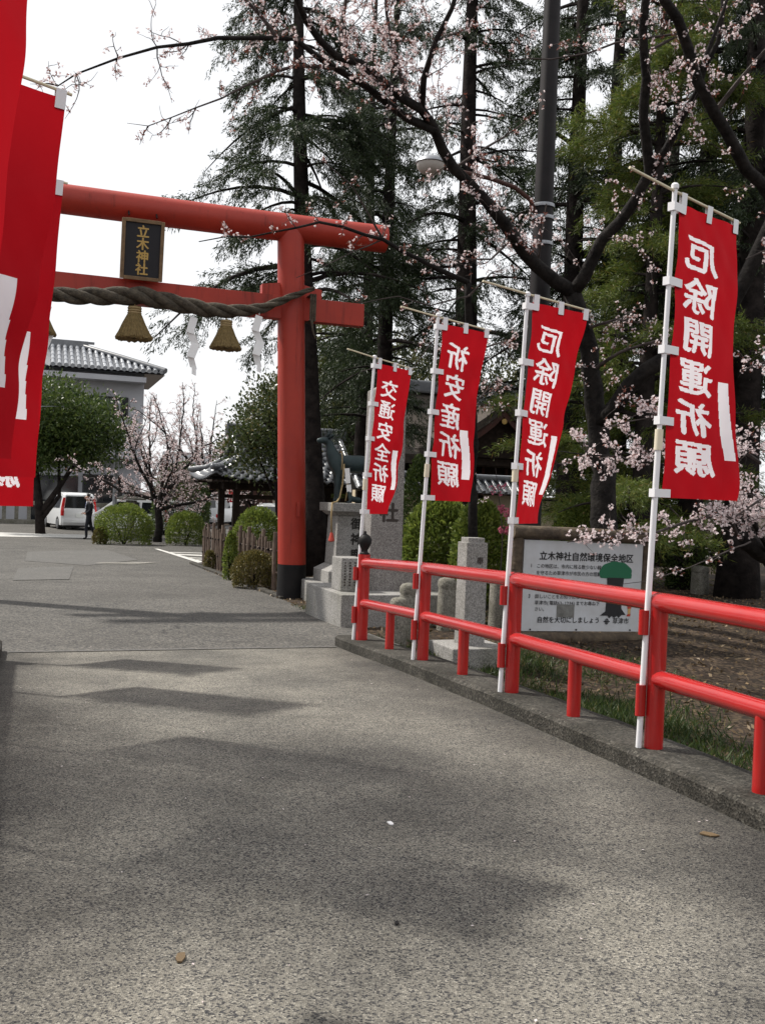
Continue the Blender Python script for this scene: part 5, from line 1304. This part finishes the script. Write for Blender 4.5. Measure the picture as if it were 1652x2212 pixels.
# ------------------------------------------------------------------ main hall and its wall
hc = P(1020, 1120, 37); hc.z = -.2
hl = thing('shrine_hall', 'dark shrine hall with thick cypress bark roof and gold crest between the banners', 'building', hc, ROT)
b = MB(); b.box((-.4, 3.0, 1.7), (7.4, 4.4, 3.4)); b.build('wall', M['wood'], hl)
b = MB(); b.box((-.3, 1.9, .25), (8.6, 4.0, .5)); b.build('veranda', M['wood'], hl)
def slab_roof(poly_pts, th, nm, m, parent):
    b = MB(); k = len(poly_pts); vs = [Vector(p) for p in poly_pts]+[Vector(p)-Vector((0, 0, th)) for p in poly_pts]
    b.add(vs, [tuple(range(k)), tuple(range(2*k-1, k-1, -1))]+[(i, k+i, k+(i+1) % k, (i+1) % k) for i in range(k)]); return b.build(nm, m, parent)
def curved_slope(nm, x0, x1, y0, y1, z0, z1, th, parent, n=7, taper=0):
    b = MB(); vs = []; fs = []
    for i in range(n+1):
        f = i/n; y = y0+(y1-y0)*f; z = z0+(z1-z0)*f**1.35; tp_ = taper*f
        for x in (x0+tp_, x1-tp_):
            vs.append((x, y, z)); vs.append((x, y, z-th))
    for i in range(n):
        o = i*4; q = o+4
        fs += [(o, o+2, q+2, q), (o+1, q+1, q+3, o+3), (o, q, q+1, o+1), (o+2, o+3, q+3, q+2)]
    fs += [(0, 1, 3, 2), (n*4, n*4+2, n*4+3, n*4+1)]; b.add(vs, fs); return b.build(nm, M['barkroof'], parent, smooth=30)
mr = curved_slope('roof', -5.4, 4.6, -.9, 3.1, 3.35, 6.1, .34, hl, taper=1.2)
curved_slope('roof', -5.4, 4.6, 7.1, 3.1, 3.35, 6.1, .34, hl, taper=1.2)
b = MB(); b.box((-.4, 3.1, 6.25), (7.9, .7, .5)); b.build('roof_ridge', M['tile'], hl, bevel=.08)
for s in (-1, 1):
    b = MB(); b.box((-.4+s*4.0, 3.1, 6.35), (.25, .9, .9), 0, 0, .6); b.build('ridge_end_tile', M['tile'], hl, bevel=.05)
# porch gable
gx, gy0, gy1, gz_ = .0, -2.4, 2.2, 5.35
for s in (-1, 1):
    b = MB(); vs = []; fs = []; n = 7
    for i in range(n+1):
        f = i/n; x = gx+s*2.5*f; z = gz_-1.75*f**.82
        for y in (gy0, gy1): vs += [(x, y, z), (x, y, z-.3)]
    for i in range(n):
        o = i*4; q = o+4; fs += [(o, o+2, q+2, q), (o+1, q+1, q+3, o+3), (o, q, q+1, o+1), (o+2, o+3, q+3, q+2)]
    fs += [(n*4, n*4+2, n*4+3, n*4+1)]; b.add(vs, fs); b.build('porch_roof', M['barkroof'], hl, smooth=30)
    b = MB(); vs = []; fs = []
    for i in range(n+1):
        f = i/n; x = gx+s*2.35*f; z = gz_-.32-1.7*f**.82; vs += [(x, gy0+.05, z), (x, gy0+.05, z-.26), (x, gy0+.15, z), (x, gy0+.15, z-.26)]
    for i in range(n): o = i*4; q = o+4; fs += [(o, q, q+1, o+1), (o+2, o+3, q+3, q+2), (o+1, q+1, q+3, o+3)]
    b.add(vs, fs); b.build('bargeboard', M['redwood'], hl)
    b = MB(); b.box((s*1.5, -1.9, 1.65), (.24, .24, 3.3)); b.build('porch_post', M['wood'], hl, bevel=.02)
b = MB(); b.tube([(gx, gy0-.1, gz_+.16), (gx, 1.8, gz_+.16)], .24, 10, jit=.1); b.ball((gx, gy0-.15, gz_+.22), (.38, .2, .36), 10, jit=.1); b.build('porch_ridge', M['tile'], hl, smooth=40)
b = MB(); b.lathe([(.10, -.02), (.10, .02)], (0, 0, 0), 16); cr2 = b.build('gold_crest', M['gold'], hl, (0, gy0+.03, gz_-.75)); cr2.rotation_euler = (math.pi/2, 0, 0)
b = MB(); b.box((0, -1.9, 3.15), (3.4, .2, .28)); b.build('porch_beam', M['wood'], hl, bevel=.02)
b = MB(); b.box((-.05, -1.6, 1.75), (.62, .1, .42)); b.build('gold_panel', M['gold'], hl, bevel=.01)
b = MB(); b.add([(-2.3, gy0+.3, 3.3), (2.3, gy0+.3, 3.3), (0, gy0+.3, gz_-.3)], [(0, 1, 2)]); b.build('gable_board', M['wood'], hl)
for i in range(7):
    b = MB(); b.box((-3.3+1.0*i, .74, 1.75), (.12, .1, 2.6)); b.build('wall_stud', M['redwood'], hl)
# plastered wall with tile coping
wc = P(1010, 1130, 27.5); wc.z = -.3
wl2 = thing('plaster_wall', 'cream plaster wall with grey tile coping behind the bushes', 'wall', wc, ROT)
b = MB(); b.box((.4, 0, .98), (7.6, .25, 2.06)); b.build('wall', M['cream'], wl2)
for s in (-1, 1):
    b = MB(); b.add([(-3.5, s*.5, 2.06), (4.3, s*.5, 2.06), (4.3, 0, 2.42), (-3.5, 0, 2.42)], [(0, 1, 2, 3)]); b.build('coping', M['tile'], wl2)
for i in range(34):
    x = -3.4+.226*i; column(x, -.52, 2.08, x, -.02, 2.44, .05, M['tilelight'], wl2, 2)
b = MB(); b.tube([(-3.5, 0, 2.5), (4.3, 0, 2.5)], .09, 8); b.build('coping_ridge', M['tilelight'], wl2, smooth=50)
for i in range(5):
    b = MB(); b.box((-3.3+1.8*i, -.15, .98), (.14, .06, 2.04)); b.build('wall_post', M['wood'], wl2)

# ------------------------------------------------------------------ small things in the lot
ln = thing('stone_lantern', 'old stone lantern behind the large round bush', 'lantern', P(283, 1130, 41), 0); ln.location.z = -.5
b = MB(); b.lathe([(.42, 0), (.42, .16), (.34, .2), (.34, .3), (.2, .36)], n=8); b.build('base', M['stone_old'], ln, bevel=.01)
b = MB(); b.lathe([(.16, .3), (.15, .6), (.17, .65), (.15, .7), (.16, 1.02)], n=14); b.build('shaft', M['stone_old'], ln, smooth=40)
b = MB(); b.lathe([(.2, 1.0), (.36, 1.1), (.36, 1.2)], n=6); b.build('platform', M['stone_old'], ln)
b = MB(); b.box((0, 0, 1.37), (.38, .38, .34)); b.build('light_box', M['stone_old'], ln, bevel=.02)
b = MB(); b.lathe([(.62, 1.56), (.64, 1.62), (.36, 1.74), (.18, 1.86), (.12, 1.88)], n=6); b.build('cap', M['stone_old'], ln)
b = MB(); b.lathe([(.11, 1.87), (.19, 1.96), (.2, 2.05), (.1, 2.15), (.02, 2.22)], n=10); b.build('finial', M['stone_old'], ln, smooth=50)
lg = P(247, 1110, 43.5); lg.z = -.5; tp2 = P(257, 872, 43.5)
up_ = thing('utility_pole', 'thin pale grey pole standing before the grey building', 'pole', lg, 0)
b = MB(); b.tube([(0, 0, -.1), tp2-lg], [.11, .085], 12); b.build('shaft', M['steel'], up_, smooth=50)
b = MB(); b.tube([(tp2-lg)+Vector((0, 0, 0)), (tp2-lg)+Vector((.02, 0, .12))], [.1, .03], 10); b.build('cap', M['steel'], up_)
wr = thing('overhead_wire', 'thin pale wire crossing in front of the dome shaped evergreen', 'wire', P(75, 877, 38), 0); wo = wr.location.copy()
b = MB(); b.tube([P(-40, 876, 38)-wo, P(90, 878, 38.5)-wo, P(254, 877, 43.4)-wo], .014, 5); b.build('strand', M['steel'], wr)
# stone fence across the lot
tf = thing('stone_fence', 'dark low stone fence with a top rail behind the white minivan', 'fence', P(60, 1125, 52), ROT); tf.location.z = -.55
for i in range(26):
    b = MB(); b.box((-8+.62*i, 0, .5), (.2, .2, 1.0)); b.build('fence_post', M['stone_old'], tf, bevel=.015)
b = MB(); b.box((0, 0, 1.12), (16.4, .26, .22)); b.build('top_rail', M['stone_old'], tf, bevel=.02)
b = MB(); b.box((0, 0, .12), (16.4, .3, .24)); b.build('foot_rail', M['stone_old'], tf, bevel=.02)
# dark shed at the back of the lot
sd = thing('wooden_shed', 'brown boarded shed behind the small white van', 'building', P(482, 1110, 68), ROT); sd.location.z = -.55
b = MB(); b.box((0, 2, 1.7), (7, 4, 3.4)); b.build('wall', M['redwood'], sd)
for i in range(22):
    b = MB(); b.box((-3.4+.32*i, -.02, 1.65), (.05, .05, 3.3)); b.build('batten', M['wood'], sd)
for s in (-1, 1): slab_roof([(-4, 2+s*2.8, 3.3), (4, 2+s*2.8, 3.3), (4, 2, 4.8), (-4, 2, 4.8)], .15, 'roof', M['tile'], sd)
b = MB(); b.box((1.0, -.08, 1.1), (1.3, .08, 2.2)); b.build('door', M['wood'], sd)
sg = thing('small_red_banner', 'small plain red banner beside the pavilion post', 'banner', P(497, 1105, 62), ROT, None); sg.location.z = .35
b = MB(); b.tube([(-.16, 0, 0), (-.16, 0, 1.5)], .015, 8); b.build('pole', M['white'], sg)
b = MB(); vs = []; fs = []
for j in range(9):
    for i in range(5): vs.append((-.14+.36*i/4, .02*math.sin(j*.9+i), 1.46-.9*j/8))
for j in range(8):
    for i in range(4): fs.append((j*5+i, j*5+i+1, (j+1)*5+i+1, (j+1)*5+i))
b.add(vs, fs); b.build('cloth', M['cloth'], sg, smooth='all')

# ------------------------------------------------------------------ vehicles (local x forward, z up)
def car(label, loc, heading, Lg, Wd, Ht, style, bodym, plate, name='parked_car', tall=True, cat='car'):
    o = thing(name, label, cat, loc, heading, 'cars parked in the lot'); hw = Wd/2
    gc, belt = .22, Ht*.55
    if style == 'van': prof = [(0, gc+.12), (0, belt), (.06, belt+.02), (.14, Ht*.93), (.28, Ht*.985), (Lg*.3, Ht), (Lg*.58, Ht*.985), (Lg*.66, Ht*.95), (Lg*.85, belt+.06), (Lg*.97, belt-.12), (Lg, .62), (Lg, gc+.08), (Lg-.05, gc)]
    elif style == 'box': prof = [(0, gc+.12), (0, belt), (.02, Ht*.9), (.1, Ht*.985), (Lg*.3, Ht), (Lg*.78, Ht*.99), (Lg*.84, Ht*.95), (Lg*.96, belt+.02), (Lg, belt-.2), (Lg, gc+.08), (Lg-.05, gc)]
    else: prof = [(0, gc+.14), (-.02, belt-.05), (.08, belt+.04), (.34, Ht*.93), (.55, Ht*.985), (Lg*.33, Ht), (Lg*.5, Ht*.985), (Lg*.7, belt+.08), (Lg*.94, belt-.1), (Lg, .6), (Lg, gc+.08), (Lg-.05, gc)]
    prof = prof+[(.06, gc)]
    def half(z): return hw*(1-.035*max(0, (.5-z))) if z < belt else hw*(1-.17*(z-belt)/(Ht-belt))
    b = MB(); k = len(prof); vs = []; ins = [(1.0, 0), (.9, 1)]
    # five longitudinal strips so that the ends are rounded in plan
    lanes = [-1, -.86, 0, .86, 1]
    cx, cz = Lg/2, Ht*.45
    for q in lanes:
        sh = .0 if abs(q) < 1 else .045
        for x, z in prof: vs.append((x+(cx-x)*sh*(1 if x < .3 or x > Lg-.5 else 0), q*half(z), z-(Ht*.02 if abs(q) == 1 and z > Ht*.9 else 0)))
    fs = []
    for i in range(4):
        for j in range(k): j2 = (j+1) % k; fs.append((i*k+j, i*k+j2, (i+1)*k+j2, (i+1)*k+j))
    fs.append(tuple(range(k))); fs.append(tuple(4*k+j for j in range(k-1, -1, -1)))
    b.add(vs, fs); body = b.build('body', bodym, o, smooth=38, bevel=.03)
    # rear window, windscreen, side windows sit 4 mm proud
    zr0, zr1 = belt+.06, Ht*.9
    def rear_x(z):
        pts = [p for p in prof if p[0] < .6 and p[1] >= belt-.1]; pts = sorted(set(pts), key=lambda p: p[1])
        for (xa, za), (xb, zb_) in zip(pts, pts[1:]):
            if za <= z <= zb_: return xa+(xb-xa)*(z-za)/max(1e-6, zb_-za)
        return pts[-1][0]
    b = MB(); b.add([(rear_x(z)-.012, s*half(z)*.84, z) for z in (zr0, (zr0+zr1)/2, zr1) for s in (-1, 1)], [(0, 1, 3, 2), (2, 3, 5, 4)]); b.build('rear_window', M['glass'], o)
    x0, x1 = .42, Lg*(.62 if style != 'suv' else .56)
    for s in (-1, 1):
        for (xa, xb) in ((x0, Lg*.32), (Lg*.34, x1)):
            b = MB(); z0, z1 = belt+.05, Ht*.89; b.add([(xa, s*(half(z0)+.006), z0), (xb+.12*(xb == x1), s*(half(z0)+.006), z0), (xb, s*(half(z1)+.006), z1), (xa+.05, s*(half(z1)+.006), z1)], [(0, 1, 2, 3)]); b.build('side_window', M['glass'], o)
        zt0, zt1 = (belt-.3, Ht*.86) if style == 'van' else (belt-.32, belt+.05)
        if style == 'box': zt0, zt1 = .5, .72
        b = MB(); m_ = 4
        for i in range(m_):
            za = zt0+(zt1-zt0)*i/m_; zb_ = zt0+(zt1-zt0)*(i+1)/m_; b.add([(rear_x(z)-.016 if z > belt-.05 else -.018, s*half(z)*q, z) for z in (za, zb_) for q in (.87, .995)]+[(.16, s*(half(z)+.008), z) for z in (za, zb_)], [(0, 1, 3, 2), (1, 4, 5, 3)])
        b.build('tail_light', M['tail'], o)
        for wx in (Lg*.19, Lg*.81):
            b = MB(); b.tube([(wx, s*(hw-.21), .31), (wx, s*(hw+.005), .31)], .31, 20); w_ = b.build('wheel', M['tyre'], o, smooth=40)
            b = MB(); b.tube([(wx, s*(hw-.02), .31), (wx, s*(hw+.012), .31)], [.2, .19], 16); b.build('rim', M['steel'], w_)
        b = MB(); b.ball((Lg*.68, s*(hw+.1), belt+.12), (.06, .1, .09), 8); b.build('wing_mirror', bodym, o, smooth='all')
    b = MB(); b.box((-.012, 0, gc+.22), (.06, Wd*.92, .2)); b.build('rear_bumper', bodym, o, bevel=.03)
    b = MB(); b.box((-.02, 0, belt-.28), (.02, .34, .17)); b.build('number_plate', plate, o)
    b = MB(); b.box((Lg/2, 0, gc-.02), (Lg*.9, Wd*.86, .1)); b.build('underbody', M['trim'], o)
    return o
p = GP(182, 1146); car('white minivan seen from behind next to the walking man', (p.x-.3, p.y+.2, -.53), R(90+31), 4.2, 1.66, 1.78, 'van', M['carwhite'], M['plate_w'], 'parked_minivan', cat='van')
p = P(358, 1128, 43); car('white car parked side on behind the large round bush', (p.x, p.y+2, -.52), R(168), 4.1, 1.65, 1.62, 'van', M['carwhite'], M['plate_w'])
p = P(428, 1105, 54); car('silver car half hidden behind the smaller round bush', (p.x, p.y, -.54), R(160), 4.2, 1.66, 1.5, 'suv', M['carsilver'], M['plate_w'])
p = P(446, 1108, 60); car('small boxy white van with a yellow number plate at the back of the lot', (p.x, p.y, -.55), R(78), 3.3, 1.48, 1.9, 'box', M['carwhite'], M['plate_y'], 'parked_van', cat='van')
p = P(577, 1108, 47); car('white estate car seen under the pavilion roof', (p.x, p.y, -.53), R(72), 4.4, 1.75, 1.6, 'suv', M['carwhite'], M['plate_w'])

# ------------------------------------------------------------------ walking man in a dark suit, looking down at his hands, stepping to the left
pg = GP(191, 1165); man = thing('person', 'man in a dark suit and tie walking left while looking at something in his hands', 'person', (pg.x, pg.y, road_z(TW(pg)[0])+.005), R(25), None)
# local: -x is where he walks, y away from camera
pvx = [(0, 0, .93), (0, 0, 1.08), (-.01, 0, 1.25), (-.02, 0, 1.40), (-.04, 0, 1.47), (-.055, 0, 1.53), (-.08, 0, 1.60), (-.075, 0, 1.68),       # 0-7 pelvis..head
       (-.01, -.17, 1.385), (.02, -.235, 1.14), (-.15, -.19, .985), (-.20, -.14, .98),                                                          # 8-11 near arm
       (-.01, .17, 1.385), (.02, .225, 1.14), (-.15, .12, 1.0), (-.20, .06, .99),                                                                # 12-15 far arm
       (-.02, -.09, .86), (-.10, -.09, .48), (-.085, -.09, .10), (-.10, -.09, .045), (-.21, -.10, .03),                                          # 16-20 near leg (front)
       (.02, .09, .86), (.10, .09, .50), (.27, .09, .16), (.29, .09, .10), (.20, .10, .035)]                                                     # 21-25 far leg (rear)
pe_ = [(0, 1), (1, 2), (2, 3), (3, 4), (4, 5), (5, 6), (6, 7), (3, 8), (8, 9), (9, 10), (10, 11), (3, 12), (12, 13), (13, 14), (14, 15), (0, 16), (16, 17), (17, 18), (18, 19), (19, 20), (0, 21), (21, 22), (22, 23), (23, 24), (24, 25)]
pr_ = [(.15, .12), (.155, .115), (.165, .12), (.13, .10), .062, .06, (.085, .10), (.075, .085), .075, .055, .036, .03, .075, .055, .036, .03, .095, .068, .05, .045, .035, .095, .068, .05, .045, .035]
def zone(c):
    x, y, z = c
    if z > 1.475: return 1
    if z > .9 and z < 1.06 and x < -.155 and abs(y) < .24: return 1
    if z > 1.12 and x < -.08 and abs(y) < .035+.10*(z-1.12): return 2
    if z < .075: return 3
    return 0
skinned('body', pvx, pe_, pr_, None, man, 2, mats=[M['suit'], M['skin'], M['shirt'], M['black']], zone=zone)
b = MB(); b.ball((-.06, 0, 1.675), (.10, .088, .095), 14); me_ = b.mesh('hair', 'all')
bm_ = bmesh.new(); bm_.from_mesh(me_); bmesh.ops.delete(bm_, geom=[v for v in bm_.verts if (v.co.x < -.10 and v.co.z < 1.70) or v.co.z < 1.62], context='VERTS'); bm_.to_mesh(me_); bm_.free(); put('hair', me_, M['hair'], man)
b = MB(); b.prism([(-.02, 1.44), (.02, 1.44), (.03, 1.2), (0, 1.15), (-.03, 1.2)], lambda y, z: (-.118-.10*(1.44-z)*1.0, y, z), lambda y, z: (-.128-.10*(1.44-z)*1.0, y, z)); b.build('tie', M['signblue'], man)
for s in (-1, 1):
    b = MB(); b.ball((-.065, s*.083, 1.60), (.018, .012, .03), 8); b.build('ear', M['skin'], man)
    b = MB(); b.ball((-.152, s*.033, 1.622), (.008, .013, .008), 8); b.build('eye', M['hair'], man)
b = MB(); b.tube([(-.15, 0, 1.625), (-.178, 0, 1.59), (-.16, 0, 1.58)], [.01, .016, .012], 8); b.build('nose', M['skin'], man, smooth='all')
b = MB(); b.tube([(-.155, -.025, 1.555), (-.162, 0, 1.555), (-.155, .025, 1.555)], .006, 6); b.build('mouth', M['signred'], man)
for hx, hy, hz2, s in ((-.21, -.13, .98, 1), (-.21, .05, .99, -1)):
    for k in range(4):
        b = MB(); l_ = (.06, .075, .07, .055)[k]; y0 = hy+s*(-.03+.02*k); b.tube([(hx-.01, y0, hz2+.01), (hx-.01-l_*.6, y0+s*.015, hz2+.005), (hx-.01-l_*.8, y0+s*.03, hz2-.02)], [.009, .0085, .007], 6); b.build('finger', M['skin'], man, smooth='all')
    b = MB(); b.tube([(hx+.02, hy+s*.03, hz2+.02), (hx-.02, hy+s*.055, hz2+.035), (hx-.045, hy+s*.06, hz2+.03)], [.012, .010, .008], 6); b.build('thumb', M['skin'], man, smooth='all')
ph_ = thing('phone', 'small pale object held in both hands of the walking man', 'phone', man.location+Vector((0, 0, 0)), R(25)); b = MB(); b.box((-.275, -.04, 1.0), (.13, .09, .012)); b.build('case', M['white'], ph_, bevel=.004)
# scraps on the deck
rl = random.Random(3)
for i, (x, y, m_, sz, lb) in enumerate([(843, 1775, 'paper', .03, 'scrap of white paper lying in the middle of the bridge deck'), (1530, 1800, 'litter', .05, 'brown fallen leaf on the deck beside the kerb'), (858, 1992, 'black', .015, 'tiny dark pebble on the deck in the foreground'), (390, 2065, 'litter', .03, 'pale fallen leaf at lower left of the deck')]):
    d = P(x, y, 3)-CAM; p = CAM+d*((1.5-.142)/-d.z); t = TW(p)[0]
    b = MB(); n_ = 7; b.prism([(sz*math.cos(6.28*j/n_)*rl.uniform(.6, 1.2), sz*.45*math.sin(6.28*j/n_)*rl.uniform(.6, 1.2)) for j in range(n_)], lambda a, c: (a, c, .0), lambda a, c: (a, c, .004+.15*abs(a)*abs(c)/sz)); o = b.build('scrap' if m_ != 'litter' else 'fallen_leaf', M[m_], None, (p.x, p.y, road_z(t)+.003), rl.uniform(0, 3)); tag(o, lb, 'litter')
